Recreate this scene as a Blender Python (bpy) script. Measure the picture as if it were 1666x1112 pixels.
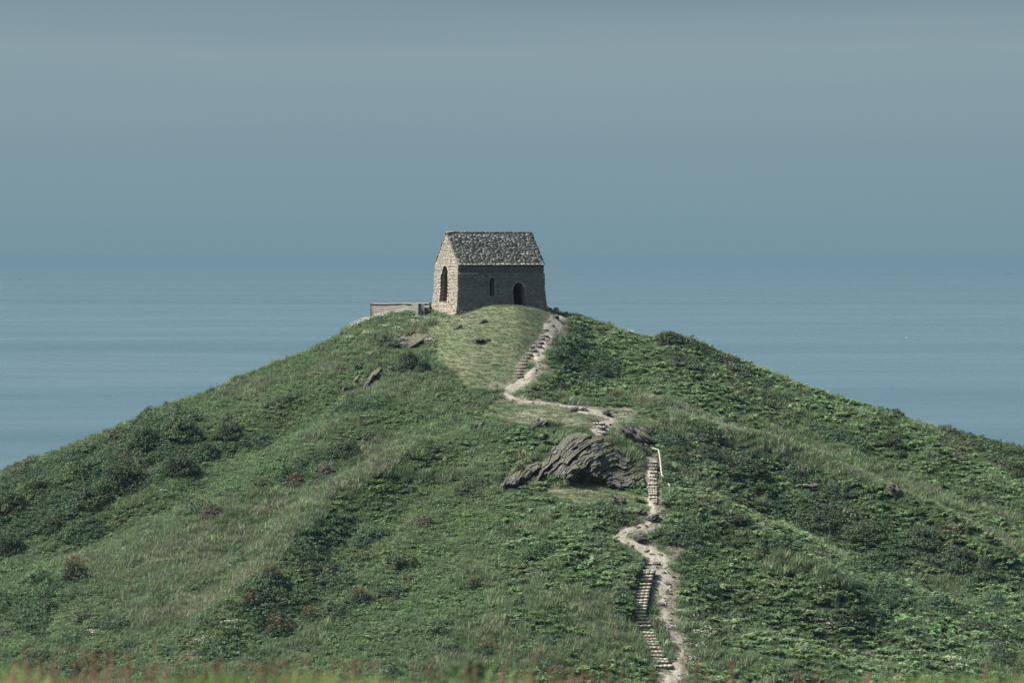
import bpy, math, numpy as np
from mathutils import Vector, Matrix
R = math.radians
rng = np.random.default_rng(7)
sc = bpy.context.scene
COL = sc.collection
for o in list(bpy.data.objects): bpy.data.objects.remove(o)

# ------------------------------------------------------------------ camera, world, sun, exposure
F = 4000.0 / 1666.0            # focal length in picture widths
W, HH = 1666.0, 1112.0
PITCH = math.atan(139.5 / 4000.0)
EYE = 90.0                     # metres above the sea
cam_d = bpy.data.cameras.new('camera'); cam = bpy.data.objects.new('camera', cam_d); COL.objects.link(cam)
cam_d.sensor_width = 36.0; cam_d.lens = 36.0 * F; cam_d.clip_start = 0.5; cam_d.clip_end = 400000
cam.location = (0, 0, EYE); cam.rotation_euler = (math.pi / 2 - PITCH, 0, 0)
cam_d.dof.use_dof = True; cam_d.dof.focus_distance = 180.0; cam_d.dof.aperture_fstop = 3.0
sc.camera = cam

EXPO = 0.65
SUN_EL, SUN_AZ = R(49), R(-5)   # azimuth measured from -x towards +y (behind the hill)
sun_dir = Vector((-math.cos(SUN_AZ) * math.cos(SUN_EL), math.sin(SUN_AZ) * math.cos(SUN_EL), math.sin(SUN_EL)))
world = bpy.data.worlds.new('World'); sc.world = world; world.use_nodes = True
nt = world.node_tree; nt.nodes.clear()
def wn(t, **k):
    n = nt.nodes.new(t)
    for a, b in k.items(): setattr(n, a, b)
    return n
wo = wn('ShaderNodeOutputWorld'); bg = wn('ShaderNodeBackground')
sky = wn('ShaderNodeTexSky', sky_type='NISHITA', sun_disc=False)
sky.sun_elevation = SUN_EL; sky.sun_rotation = math.atan2(sun_dir.x, sun_dir.y); sky.altitude = 90; sky.dust_density = 3.0
skm = wn('ShaderNodeMix', data_type='RGBA', blend_type='MULTIPLY'); skm.inputs[0].default_value = 1
skm.inputs[7].default_value = (0.140, 0.138, 0.112, 1)
nt.links.new(sky.outputs[0], skm.inputs[6])
tc = wn('ShaderNodeTexCoord'); sx = wn('ShaderNodeSeparateXYZ'); nt.links.new(tc.outputs['Generated'], sx.inputs[0])
mp = wn('ShaderNodeMapping'); mp.inputs['Scale'].default_value = (2.2, 2.2, 26.0); mp.inputs['Location'].default_value = (3.1, 0.4, 0.3)
nt.links.new(tc.outputs['Generated'], mp.inputs[0])
nz = wn('ShaderNodeTexNoise'); nz.inputs['Scale'].default_value = 1.6; nz.inputs['Detail'].default_value = 4; nz.inputs['Roughness'].default_value = 0.45
nt.links.new(mp.outputs[0], nz.inputs[0])
ma = wn('ShaderNodeMath', operation='MULTIPLY_ADD'); ma.inputs[1].default_value = 0.026; ma.inputs[2].default_value = -0.013
nt.links.new(nz.outputs[0], ma.inputs[0])
mb = wn('ShaderNodeMath', operation='ADD'); nt.links.new(ma.outputs[0], mb.inputs[0]); nt.links.new(sx.outputs['Z'], mb.inputs[1])
mr = wn('ShaderNodeMapRange'); mr.inputs['From Min'].default_value = -0.01; mr.inputs['From Max'].default_value = 0.13
nt.links.new(mb.outputs[0], mr.inputs[0])
cr = wn('ShaderNodeValToRGB'); nt.links.new(mr.outputs[0], cr.inputs[0])
def srgb(r, g, b):
    f = lambda c: (c / 255 / 12.92) if c / 255 <= 0.04045 else ((c / 255 + 0.055) / 1.055) ** 2.4
    return (f(r) / 2 ** EXPO, f(g) / 2 ** EXPO, f(b) / 2 ** EXPO, 1)
stops = [(0.0, (118, 148, 160)), (0.10, (119, 149, 161)), (0.30, (124, 152, 163)), (0.50, (132, 156, 166)), (0.66, (138, 159, 168)), (0.82, (124, 147, 158)), (1.0, (108, 133, 146))]
e = cr.color_ramp.elements
e[0].position = stops[0][0]; e[0].color = srgb(*stops[0][1]); e[1].position = 1.0; e[1].color = srgb(*stops[-1][1])
for p, c in stops[1:-1]:
    q = e.new(p); q.color = srgb(*c)
mr2 = wn('ShaderNodeMapRange'); mr2.inputs['From Min'].default_value = 0.12; mr2.inputs['From Max'].default_value = 0.40
mr2.interpolation_type = 'SMOOTHSTEP'
nt.links.new(sx.outputs['Z'], mr2.inputs[0])
mx = wn('ShaderNodeMix', data_type='RGBA'); nt.links.new(mr2.outputs[0], mx.inputs[0]); nt.links.new(cr.outputs[0], mx.inputs[6]); nt.links.new(skm.outputs[2], mx.inputs[7])
nt.links.new(mx.outputs[2], bg.inputs[0]); bg.inputs[1].default_value = 1.0; nt.links.new(bg.outputs[0], wo.inputs[0])

sl = bpy.data.lights.new('sun', 'SUN'); so = bpy.data.objects.new('sun', sl); COL.objects.link(so)
sl.energy = 5.0; sl.angle = R(0.5); sl.color = (1.0, 0.95, 0.86)
so.rotation_euler = sun_dir.to_track_quat('Z', 'Y').to_euler()
vs = sc.view_settings; vs.view_transform = 'Standard'; vs.look = 'None'; vs.gamma = 1; vs.exposure = EXPO; vs.use_curve_mapping = False
sc.cycles.use_denoising = True; sc.cycles.max_bounces = 6; sc.cycles.volume_bounces = 0; sc.cycles.transparent_max_bounces = 4
sc.cycles.diffuse_bounces = 3; sc.cycles.glossy_bounces = 2

# ------------------------------------------------------------------ pixel <-> world
cp, sp = math.cos(PITCH), math.sin(PITCH)
def pix_sw(px, py):
    """pixel of the photograph -> azimuth slope x/y and depression slope -z/y"""
    px = np.asarray(px, float); py = np.asarray(py, float)
    t = (py - HH / 2) / 4000; y = cp - t * sp
    return (px - W / 2) / 4000 / y, (sp + t * cp) / y
def to_pix(x, y, z):
    dz = z - EYE; f = y * cp - dz * sp; u = y * sp + dz * cp
    return W / 2 + 4000 * x / f, HH / 2 - 4000 * u / f

# ------------------------------------------------------------------ noise
def _h(ix, iy, s):
    n = (ix.astype(np.int64) * 374761393 + iy.astype(np.int64) * 668265263 + s * 974634777) & 0xffffffff
    n = ((n ^ (n >> 13)) * 1274126177) & 0xffffffff
    return ((n ^ (n >> 16)) & 0xffff) / 65535.0
def vn(x, y, s=0):
    x = np.asarray(x, float); y = np.asarray(y, float)
    ix = np.floor(x); iy = np.floor(y); fx = x - ix; fy = y - iy
    fx = fx * fx * (3 - 2 * fx); fy = fy * fy * (3 - 2 * fy)
    a = _h(ix, iy, s); b = _h(ix + 1, iy, s); c = _h(ix, iy + 1, s); d = _h(ix + 1, iy + 1, s)
    return (a * (1 - fx) + b * fx) * (1 - fy) + (c * (1 - fx) + d * fx) * fy
def fbm(x, y, s=0, o=4, g=0.5):
    t = 0; a = 1; n = 0
    for k in range(o):
        t = t + a * vn(x * 2 ** k + 17.3 * k, y * 2 ** k - 9.1 * k, s + k); n += a; a *= g
    return t / n
def vn3(x, y, z, s=0):
    iz = np.floor(z); fz = z - iz; fz = fz * fz * (3 - 2 * fz)
    a = vn(x + iz * 57.31, y + iz * 23.17, s); b = vn(x + (iz + 1) * 57.31, y + (iz + 1) * 23.17, s)
    return a * (1 - fz) + b * fz
def fbm3(x, y, z, s=0, o=4, g=0.5):
    t = 0; a = 1; n = 0
    for k in range(o):
        t = t + a * vn3(x * 2 ** k + 5.1 * k, y * 2 ** k, z * 2 ** k, s + k); n += a; a *= g
    return t / n
def sstep(a, b, x):
    t = np.clip((x - a) / (b - a), 0, 1); return t * t * (3 - 2 * t)

# ------------------------------------------------------------------ mesh and material helpers
def mesh_np(name, v, f, mat=None, parent=None, smooth=False, attrs=None):
    v = np.asarray(v, np.float32); me = bpy.data.meshes.new(name)
    if isinstance(f, np.ndarray):
        k = f.shape[1]; n = len(f); flat = f.ravel(); st = np.arange(n) * k
    else:
        n = len(f); ln = [len(q) for q in f]; flat = np.array([i for q in f for i in q]); st = np.concatenate([[0], np.cumsum(ln)[:-1]])
    me.vertices.add(len(v)); me.vertices.foreach_set('co', v.ravel())
    me.loops.add(len(flat)); me.loops.foreach_set('vertex_index', flat.astype(np.int32))
    me.polygons.add(n); me.polygons.foreach_set('loop_start', np.asarray(st, np.int32))
    me.update(calc_edges=True); me.validate()
    for an, (dom, typ, val) in (attrs or {}).items():
        a = me.attributes.new(an, typ, dom)
        a.data.foreach_set('color' if typ == 'FLOAT_COLOR' else ('vector' if typ == 'FLOAT_VECTOR' else 'value'), np.asarray(val, np.float32).ravel())
    if smooth: me.polygons.foreach_set('use_smooth', [True] * len(me.polygons))
    if mat: me.materials.append(mat)
    o = bpy.data.objects.new(name, me); COL.objects.link(o)
    if parent: o.parent = parent
    return o
def tag(o, label=None, cat=None, group=None, kind=None):
    if label: o['label'] = label
    if cat: o['category'] = cat
    if group: o['group'] = group
    if kind: o['kind'] = kind
    return o
def empty(name, loc, label, cat, group=None, rz=0.0):
    o = bpy.data.objects.new(name, None); COL.objects.link(o); o.location = loc; o.rotation_euler = (0, 0, rz)
    o.empty_display_size = 0.3
    return tag(o, label, cat, group)
class NT:
    def __init__(s, name):
        s.m = bpy.data.materials.new(name); s.m.use_nodes = True; s.t = s.m.node_tree
        s.b = s.t.nodes['Principled BSDF']; s.out = s.t.nodes['Material Output']
    def n(s, t, **k):
        n = s.t.nodes.new(t)
        for a, b in k.items():
            if a in n.inputs.keys(): n.inputs[a].default_value = b
            else: setattr(n, a, b)
        return n
    def l(s, a, b): s.t.links.new(a, b)
    def noise(s, scale, detail=4, rough=0.55, coord='Object', stretch=None):
        tc = s.n('ShaderNodeTexCoord'); v = tc.outputs[coord]
        if stretch:
            m = s.n('ShaderNodeMapping'); m.inputs['Scale'].default_value = stretch; s.l(v, m.inputs[0]); v = m.outputs[0]
        q = s.n('ShaderNodeTexNoise'); q.inputs['Scale'].default_value = scale; q.inputs['Detail'].default_value = detail
        q.inputs['Roughness'].default_value = rough; s.l(v, q.inputs[0]); return q.outputs[0]
    def ramp(s, fac, stops):
        r = s.n('ShaderNodeValToRGB'); e = r.color_ramp.elements
        e[0].position = stops[0][0]; e[0].color = (*stops[0][1], 1); e[1].position = stops[-1][0]; e[1].color = (*stops[-1][1], 1)
        for p, c in stops[1:-1]: e.new(p).color = (*c, 1)
        s.l(fac, r.inputs[0]); return r.outputs[0]
    def mix(s, fac, a, b, blend='MIX'):
        m = s.n('ShaderNodeMix', data_type='RGBA', blend_type=blend)
        for i, v in ((0, fac), (6, a), (7, b)):
            if hasattr(v, 'is_output') or isinstance(v, bpy.types.NodeSocket): s.l(v, m.inputs[i])
            else: m.inputs[i].default_value = v if i == 0 else (*v, 1)
        return m.outputs[2]
    def bump(s, h, strength=0.5, dist=0.05):
        b = s.n('ShaderNodeBump'); b.inputs['Strength'].default_value = strength; b.inputs['Distance'].default_value = dist
        s.l(h, b.inputs['Height']); s.l(b.outputs[0], s.b.inputs['Normal'])
    def attr(s, name, typ='GEOMETRY'):
        a = s.n('ShaderNodeAttribute'); a.attribute_name = name; a.attribute_type = typ; return a.outputs
    def base(s, c, rough=0.85, spec=0.25):
        if isinstance(c, tuple): s.b.inputs['Base Color'].default_value = (*c, 1)
        else: s.l(c, s.b.inputs['Base Color'])
        s.b.inputs['Roughness'].default_value = rough; s.b.inputs['Specular IOR Level'].default_value = spec
        return s.m

# ------------------------------------------------------------------ terrain height field
SKY_PX = np.array([[-300, 880], [0, 777], [60, 754], [130, 722], [200, 696], [270, 664], [340, 642], [410, 612], [480, 584], [540, 557], [580, 533], [605, 522], [640, 513], [690, 508],
    [745, 507], [775, 501], [805, 497.5], [840, 498.5], [868, 503], [890, 511], [905, 516], [940, 521], [975, 530], [1000, 540], [1050, 553], [1090, 551], [1130, 560], [1180, 581], [1250, 611],
    [1330, 641], [1400, 663], [1480, 689], [1560, 713], [1666, 737], [1950, 830]], float)
COLS = {  # pixel column: (pixel row, distance) down the near side
    0: [(777, 188), (850, 178), (900, 171.5), (960, 165), (1040, 157), (1112, 150)],
    250: [(673, 192), (740, 184), (800, 175), (900, 165.5), (1000, 156.5), (1112, 147)],
    450: [(597, 196), (660, 187.5), (740, 178), (820, 169.5), (900, 162.5), (1000, 155), (1112, 146)],
    650: [(512, 200), (545, 195.5), (600, 188.5), (660, 182), (740, 174.5), (820, 167.5), (900, 160.5), (1000, 153), (1112, 145)],
    760: [(504, 196), (535, 191.5), (600, 186), (650, 181.5), (700, 177), (780, 169.5), (860, 162), (960, 154), (1112, 145)],
    840: [(498.5, 194), (540, 190), (600, 186), (640, 183), (662, 180.5), (690, 176.5), (740, 171.5), (800, 167), (830, 163.8), (900, 158.5), (1000, 151), (1112, 144.5)],
    893: [(512, 196), (540, 192), (590, 187.5), (640, 183.3), (661, 180.8), (690, 176), (728, 172), (792, 167.8), (825, 164.3), (900, 158.2), (1000, 151), (1112, 144.7)],
    960: [(525, 200), (560, 194.5), (620, 188), (655, 183), (668, 179.5), (690, 175.5), (708, 172.8), (790, 168.4), (812, 165.2), (850, 161.7), (900, 158), (1000, 151.5), (1112, 145)],
    1060: [(553, 199), (600, 192), (680, 181.5), (705, 177), (745, 173), (830, 164.5), (900, 159), (1000, 152), (1112, 145)],
    1250: [(611, 198), (700, 187), (760, 180.5), (790, 175.5), (860, 167), (920, 161.5), (970, 156), (1112, 146)],
    1450: [(679, 195), (760, 186), (810, 179.5), (880, 171), (960, 162), (1112, 149)],
    1666: [(737, 193), (800, 186), (900, 174), (1000, 163), (1112, 152)],
}
cpx = sorted(COLS); S_C = np.array([pix_sw(c, 700)[0] for c in cpx]); TT = np.linspace(0, 1, 60)
G, YS_C, YB_C = [], [], []
for c in cpx:
    a = np.array(COLS[c], float); w = pix_sw(c, a[:, 1] * 0 + a[:, 0])[1]; ys, yb = a[0, 1], a[-1, 1]
    t = (ys - a[:, 1]) / (ys - yb); g = (w - w[0]) / (w[-1] - w[0])
    G.append(np.interp(TT, t, g)); YS_C.append(ys); YB_C.append(yb)
G = np.array(G); YS_C = np.array(YS_C); YB_C = np.array(YB_C)
for _ in range(2): G[:, 1:-1] = 0.25 * G[:, :-2] + 0.5 * G[:, 1:-1] + 0.25 * G[:, 2:]
SS, SW = pix_sw(SKY_PX[:, 0], SKY_PX[:, 1])
def smooth_interp(x, xp, fp):
    i = np.clip(np.searchsorted(xp, x) - 1, 0, len(xp) - 2); t = np.clip((x - xp[i]) / (xp[i + 1] - xp[i]), 0, 1)
    t = t * t * (3 - 2 * t) * 0.5 + t * 0.5
    return i, t, fp[i] * (1 - t) + fp[i + 1] * t
def height0(x, y):
    x = np.asarray(x, float); y = np.asarray(y, float); yy = np.maximum(y, 60.0); s = x / yy
    ws = np.interp(s, SS, SW); i, t, ys = smooth_interp(s, S_C, YS_C); yb = smooth_interp(s, S_C, YB_C)[2]
    wb = pix_sw(833, 1112)[1]
    q = np.clip((ys - yy) / (ys - yb), 0, 1); k = q * 59; k0 = np.clip(k.astype(int), 0, 58); kf = k - k0
    g = (G[i, k0] * (1 - kf) + G[i, k0 + 1] * kf) * (1 - t) + (G[i + 1, k0] * (1 - kf) + G[i + 1, k0 + 1] * kf) * t
    w = ws + (wb - ws) * g
    z = -w * np.clip(yy, yb, ys)
    front = np.maximum(yb - yy, 0); z = z - 0.42 * front + 0.0016 * np.minimum(front, 90) ** 2
    back = np.maximum(yy - ys, 0)
    flat = np.exp(-((s + 0.008) / 0.026) ** 2)                 # level ground round the chapel
    b2 = np.maximum(back - 12 * flat, 0)
    z = z - ws * back * (1 - flat) - np.where(b2 < 15, 0.018 * b2 ** 2, 0.018 * 225 + 0.54 * (b2 - 15))
    ax = np.maximum(np.abs(x) - 50, 0); z = z - np.minimum(0.012 * ax ** 2, 0.6 * ax)
    # the camera's own hillside
    r = y - 9.0 + 0.35 * np.sin(x * 0.9 + 0.5)
    zn = -1.72 - 0.022 * np.maximum(y, 0) - np.where(r > 0, np.minimum(0.035 * r ** 2, 0.42 * r), 0) - 0.004 * np.maximum(np.abs(x) - 10, 0) ** 2
    k = 4.0; m = np.maximum(z, zn)
    sm = m + np.where(y > 14, np.log1p(np.exp(-np.abs(z - zn) / 1.0)) * 1.0, 0)
    return np.maximum(sm + EYE, -14.0)

xs = np.concatenate([-np.geomspace(420, 56, 34), np.arange(-55, 55.01, 0.25), np.geomspace(56, 420, 34)])
ys = np.concatenate([np.arange(-70, 0, 5), np.arange(0, 22, 0.5), np.geomspace(22, 132, 40), np.arange(133, 212, 0.25), np.geomspace(213, 620, 42)])
GX, GY = np.meshgrid(xs, ys); HZ = height0(GX, GY)
def H(x, y):
    x = np.asarray(x, float); y = np.asarray(y, float)
    i = np.clip(np.searchsorted(xs, x) - 1, 0, len(xs) - 2); j = np.clip(np.searchsorted(ys, y) - 1, 0, len(ys) - 2)
    fx = np.clip((x - xs[i]) / (xs[i + 1] - xs[i]), 0, 1); fy = np.clip((y - ys[j]) / (ys[j + 1] - ys[j]), 0, 1)
    return (HZ[j, i] * (1 - fx) + HZ[j, i + 1] * fx) * (1 - fy) + (HZ[j + 1, i] * (1 - fx) + HZ[j + 1, i + 1] * fx) * fy
YM = np.arange(136, 207, 0.05)
def hit(px, py):
    """where the ray through a photograph pixel meets the ground"""
    s, w = pix_sw(px, py); z = H(s * YM, YM) - EYE + w * YM
    k = np.argmax(z > 0) if (z > 0).any() else np.argmax(z)
    return np.array([s * YM[k], YM[k], H(s * YM[k], YM[k])])
def line_dist(pts, x, y):
    """distance to and position along a polyline of world points"""
    best = np.full(np.shape(x), 1e9); along = np.zeros(np.shape(x)); side = np.zeros(np.shape(x)); L = 0
    for a, b in zip(pts[:-1], pts[1:]):
        d = np.array(b[:2]) - np.array(a[:2]); n = np.hypot(*d) + 1e-9; d = d / n
        t = np.clip((x - a[0]) * d[0] + (y - a[1]) * d[1], 0, n); ex = x - a[0] - d[0] * t; ey = y - a[1] - d[1] * t
        q = np.hypot(ex, ey); m = q < best
        best = np.where(m, q, best); along = np.where(m, L + t, along); side = np.where(m, ex * d[1] - ey * d[0], side); L += n
    return best, along / L, side
def wpts(pl): return [hit(*p) for p in pl]
RIDGES = [  # pixel polyline, height, width of ridge (metres)
    ([(810, 705), (740, 735), (640, 790), (520, 855), (455, 940), (395, 1030)], 2.0, 2.4),
    ([(640, 610), (520, 660), (400, 720), (300, 800), (120, 880)], -1.3, 2.8),
    ([(860, 700), (760, 790), (640, 900), (560, 1010)], 0.5, 2.0),
    ([(300, 672), (250, 740), (130, 790), (0, 850)], 1.0, 3.0),
    ([(1110, 700), (1220, 742), (1310, 770), (1400, 815), (1520, 870), (1620, 930)], 1.9, 1.7),
    ([(1150, 790), (1280, 825), (1400, 880), (1530, 940)], -1.4, 2.6),
    ([(1085, 830), (1160, 870), (1260, 925), (1350, 985)], 1.9, 2.0),
    ([(1130, 960), (1240, 1000), (1400, 1050)], -0.9, 2.4),
    ([(1300, 655), (1420, 700), (1560, 770), (1666, 830)], 0.7, 2.0),
    ([(1040, 925), (1025, 960), (1010, 1010)], 0.7, 0.8),
    ([(700, 660), (600, 720), (480, 800), (380, 900)], -0.6, 2.2),
]
add = np.zeros_like(HZ); dense = (np.abs(GX) < 70) & (GY > 110) & (GY < 230)
gx, gy = GX[dense], GY[dense]; acc = np.zeros(len(gx))
for pl, h, wd in RIDGES:
    d, al, _ = line_dist(wpts(pl), gx + 1.2 * (fbm(gx / 4, gy / 4, 3) - .5), gy + 1.2 * (fbm(gx / 4, gy / 4, 5) - .5))
    acc += h * np.exp(-(d / wd) ** 2) * (0.25 + 0.75 * sstep(0.0, 0.3, al))
acc += 1.1 * (fbm(gx / 13, gy / 13, 11) - 0.5) + 0.5 * (fbm(gx / 3.2, gy / 3.2, 21) - 0.5)
gpx, gpy = to_pix(gx, gy, HZ[dense]); near_sky = np.clip((gpy - np.interp(gpx, SKY_PX[:, 0], SKY_PX[:, 1])) / 45, 0, 1)
def inpoly(px, py, poly):
    c = np.zeros(np.shape(px), bool); j = len(poly) - 1
    for i in range(len(poly)):
        xi, yi = poly[i]; xj, yj = poly[j]
        m = ((yi > py) != (yj > py)) & (px < (xj - xi) * (py - yi) / (yj - yi + 1e-9) + xi)
        c ^= m; j = i
    return c
TURF = [[(690, 525), (715, 510), (760, 500), (805, 488), (900, 500), (902, 540), (870, 575), (840, 612), (815, 640), (770, 632), (720, 600), (700, 575), (712, 552), (685, 540)],
        [(815, 648), (860, 655), (940, 658), (1000, 664), (1065, 678), (1090, 692), (1040, 690), (1000, 690), (950, 700), (930, 700), (900, 690), (850, 690), (800, 680), (775, 695), (765, 690)],
        [(875, 786), (930, 786), (985, 792), (1045, 804), (1040, 815), (1000, 818), (960, 822), (900, 808)],
        [(905, 705), (880, 735), (845, 765), (820, 780), (830, 762), (870, 728)]]
turf_m = np.zeros(len(gx), bool)
for p in TURF: turf_m |= inpoly(gpx, gpy, p)
acc *= (0.12 + 0.88 * near_sky) * np.where(turf_m, 0.25, 1.0)
add[dense] = acc
fade = sstep(112, 135, GY) * sstep(228, 205, GY) * sstep(68, 52, np.abs(GX)); HZ = HZ + add * fade

# chapel frame: near corner of the two walls seen
CH_A = R(25); CL, CW = 7.58, 4.65
sA = pix_sw(745.5, 470)[0]; CC = np.array([sA * 197.0, 197.0]); ux = np.array([math.cos(CH_A), math.sin(CH_A)]); uy = np.array([-math.sin(CH_A), math.cos(CH_A)])
CZ = EYE - 4.75                                                  # ground level at the chapel
def ch_local(x, y): return (x - CC[0]) * ux[0] + (y - CC[1]) * ux[1], (x - CC[0]) * uy[0] + (y - CC[1]) * uy[1]
a_, b_ = ch_local(GX, GY)
dd = np.hypot(np.maximum(np.maximum(-a_, a_ - CL), 0), np.maximum(np.maximum(-b_, b_ - CW), 0))
k_ = sstep(2.6, 0.5, dd); HZ = HZ * (1 - k_) + (CZ + 0.18 * sstep(3.0, 5.5, a_) * sstep(2, -0.5, b_)) * k_

# ------------------------------------------------------------------ paths and flights of steps
PATHS = [
    [(911, 514, 20), (903, 524, 26), (897, 533, 24), (893, 545, 24), (884, 558, 26), (876, 572, 26), (878, 588, 12), (872, 600, 12), (856, 616, 20), (838, 629, 22), (824, 636, 14), (822, 641, 14), (832, 647, 14), (850, 652, 11), (875, 655, 9), (905, 658, 8), (940, 662, 12), (962, 668, 30), (985, 672, 36), (1000, 676, 12)],
    [(1000, 676, 10), (995, 684, 18), (984, 692, 24), (972, 700, 26), (977, 708, 18)],
    [(940, 668, 14), (962, 672, 34), (985, 678, 44), (1004, 680, 14)],
    [(1058, 745, 22), (1062, 775, 16), (1062, 800, 18), (1062, 822, 16), (1066, 838, 16), (1060, 850, 16), (1045, 858, 16), (1025, 864, 16), (1008, 872, 22), (1020, 882, 28), (1042, 892, 24), (1060, 900, 40), (1072, 910, 44), (1068, 920, 44)],
    [(1068, 918, 52), (1082, 940, 34), (1083, 968, 34), (1080, 990, 26), (1085, 1010, 28), (1094, 1030, 26), (1104, 1050, 22), (1112, 1072, 24), (1100, 1092, 40), (1090, 1112, 52), (1086, 1135, 50)],
]
FLIGHTS = []   # lists of (px centre, py tread, width px)
def flight(name, rows, label):
    FLIGHTS.append((name, rows, label))
zy = [372, 388, 411, 434, 462, 487, 508, 527, 548, 569, 588, 608, 629, 650, 672, 694, 718, 742, 787, 808, 827, 848, 866, 887, 912, 938, 960, 981, 1010]
lx = np.interp(zy, [372, 411, 462, 526, 608, 650, 694, 742, 787, 827, 887, 938, 980, 1010], [566, 560, 550, 528, 515, 517, 540, 560, 575, 590, 612, 635, 660, 682])
rx = np.interp(zy, [372, 411, 462, 526, 608, 650, 694, 742, 787, 827, 887, 938, 980, 1010], [672, 660, 648, 635, 615, 612, 628, 648, 670, 690, 712, 740, 770, 785])
flight('lower', [(900 + (a + b) / 2 / 4.0875, 840 + y / 4.0875, (b - a) / 4.0875) for a, b, y in zip(lx, rx, zy)],
       'long flight of pale timber-edged steps climbing the slope at the bottom of the photo')
zy = [410, 460, 508, 562, 617, 668, 740, 790, 828, 862, 892, 950, 990, 1018]
xl = [305, 325, 345, 350, 345, 340, 325, 312, 325, 330, 340, 350, 385, 395]
flight('rock', [(1020 + (a + 452) / 2 / 9.27, 710 + y / 9.27, (452 - a) / 9.27) for a, y in zip(xl, zy)],
       'narrow flight of steps squeezed between the large rock outcrop and the white handrail')
zz = [(412, 470, 196), (398, 440, 216), (375, 440, 243), (360, 420, 268), (335, 395, 296), (308, 355, 322), (292, 340, 345), (282, 328, 366), (270, 322, 388), (255, 312, 412), (246, 296, 436), (240, 285, 456), (236, 290, 474)]
flight('upper', [(780 + (a + b) / 2 / 4.165, 500 + y / 4.165, (b - a) / 4.165) for a, b, y in zz],
       'highest flight of rough stone steps just below the chapel')
flight('middle', [(975, 691, 17), (975, 697, 18), (978, 706, 16)], 'short flight of three pale steps just above the large rock outcrop')

from functools import lru_cache
PW = []
for pl in PATHS: PW.append([(*hit(p[0], p[1]), p[2] / 4000 * hit(p[0], p[1])[1]) for p in pl])
for k in range(len(PW) - 1): pass
FW = []
for nm, rows, lb in FLIGHTS:
    FW.append([(*hit(r[0], r[1]), r[2] / 4000 * hit(r[0], r[1])[1]) for r in rows])
# sink the ground a little under the flights, so the treads stand clear of it
for fw in FW:
    d, al, _ = line_dist(fw, GX, GY); HZ -= 0.07 * sstep(0.95, 0.45, d)
for p in PW:
    d, al, _ = line_dist(p, GX, GY); HZ -= 0.07 * sstep(1.3, 0.3, d)

def soil_at(x, y):
    x = np.asarray(x); y = np.asarray(y); i = np.clip(np.searchsorted(xs, x) - 1, 0, len(xs) - 2); j = np.clip(np.searchsorted(ys, y) - 1, 0, len(ys) - 2); return soil_a[j, i]
def path_mask(x, y, grow=0.0):
    m = np.zeros(np.shape(x), bool)
    for p in PW:
        d, al, _ = line_dist(p, x, y); L = np.cumsum([0] + [math.hypot(b[0] - a[0], b[1] - a[1]) for a, b in zip(p[:-1], p[1:])])
        hw = np.interp(al, L / L[-1], [q[3] / 2 for q in p])
        m |= d < hw + grow
    for fw in FW:
        d, al, _ = line_dist(fw, x, y); m |= d < fw[0][3] / 2 * 1.02 + grow * 0.5
    return m
# ------------------------------------------------------------------ materials
def leaf_mat(name, use_inst=True, col=None, var=0.55, trans=0.25, var2=None, rough=0.6):
    k = NT(name); geo = k.n('ShaderNodeNewGeometry')
    mr = k.n('ShaderNodeMapRange'); mr.inputs['To Min'].default_value = 1.05 - var * 0.55; mr.inputs['To Max'].default_value = 1.05 + var * 0.75
    k.l(geo.outputs['Random Per Island'], mr.inputs[0])
    if use_inst: c = k.attr('col', 'INSTANCER')[0]
    else:
        c = k.ramp(k.noise(2.5, 3), [(0.35, col), (0.65, var2 or col)])
    s = k.n('ShaderNodeVectorMath', operation='SCALE'); k.l(c, s.inputs[0]); k.l(mr.outputs[0], s.inputs['Scale'])
    k.base(s.outputs[0], 0.8, 0.12)
    if trans:
        tr = k.n('ShaderNodeBsdfTranslucent'); k.l(s.outputs[0], tr.inputs[0]); mx = k.n('ShaderNodeMixShader'); mx.inputs[0].default_value = trans
        k.l(k.b.outputs[0], mx.inputs[1]); k.l(tr.outputs[0], mx.inputs[2]); k.l(mx.outputs[0], k.out.inputs[0])
    return k.m
M = {}
M['leaf'] = leaf_mat('leaves')
M['grass'] = leaf_mat('grass_blades', var=0.6, trans=0.3)
k = NT('hill_ground')
veg = k.attr('turf')[2]
n1 = k.noise(1.3, 6, 0.75); n2 = k.noise(9, 5, 0.75); n3 = k.noise(0.25, 3)
c_rough = k.ramp(n2, [(0.3, (0.018, 0.028, 0.015)), (0.7, (0.045, 0.062, 0.032))])
c_turf = k.mix(k.ramp(n1, [(0.35, (0, 0, 0)), (0.65, (1, 1, 1))]), (0.092, 0.128, 0.068), (0.125, 0.148, 0.092))
c_turf = k.mix(k.ramp(n2, [(0.52, (0, 0, 0)), (0.75, (1, 1, 1))]), c_turf, (0.160, 0.160, 0.120))
c_turf = k.mix(k.ramp(n3, [(0.55, (0, 0, 0)), (0.8, (1, 1, 1))]), c_turf, (0.16, 0.15, 0.10))
soil_m = k.n('ShaderNodeMath', operation='MULTIPLY'); k.l(k.attr('soil')[2], soil_m.inputs[0]); k.l(k.ramp(k.noise(4.5, 6, 0.75), [(0.40, (0.15, 0.15, 0.15)), (0.56, (1.25, 1.25, 1.25))]), soil_m.inputs[1]); soil_m.use_clamp = True
soil = soil_m.outputs[0]
cc = k.mix(veg, c_rough, c_turf)
cc = k.mix(soil, cc, k.ramp(n2, [(0.32, (0.10, 0.093, 0.072)), (0.68, (0.27, 0.25, 0.21))]))
k.bump(n2, 0.5, 0.03); M['ground'] = k.base(cc, 0.95, 0.1)
k = NT('trodden_earth')
n2 = k.noise(3.5, 6, 0.7); n1 = k.noise(14, 4, 0.7)
c = k.ramp(n2, [(0.30, (0.15, 0.14, 0.115)), (0.48, (0.27, 0.255, 0.215)), (0.72, (0.40, 0.38, 0.335))])
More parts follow.
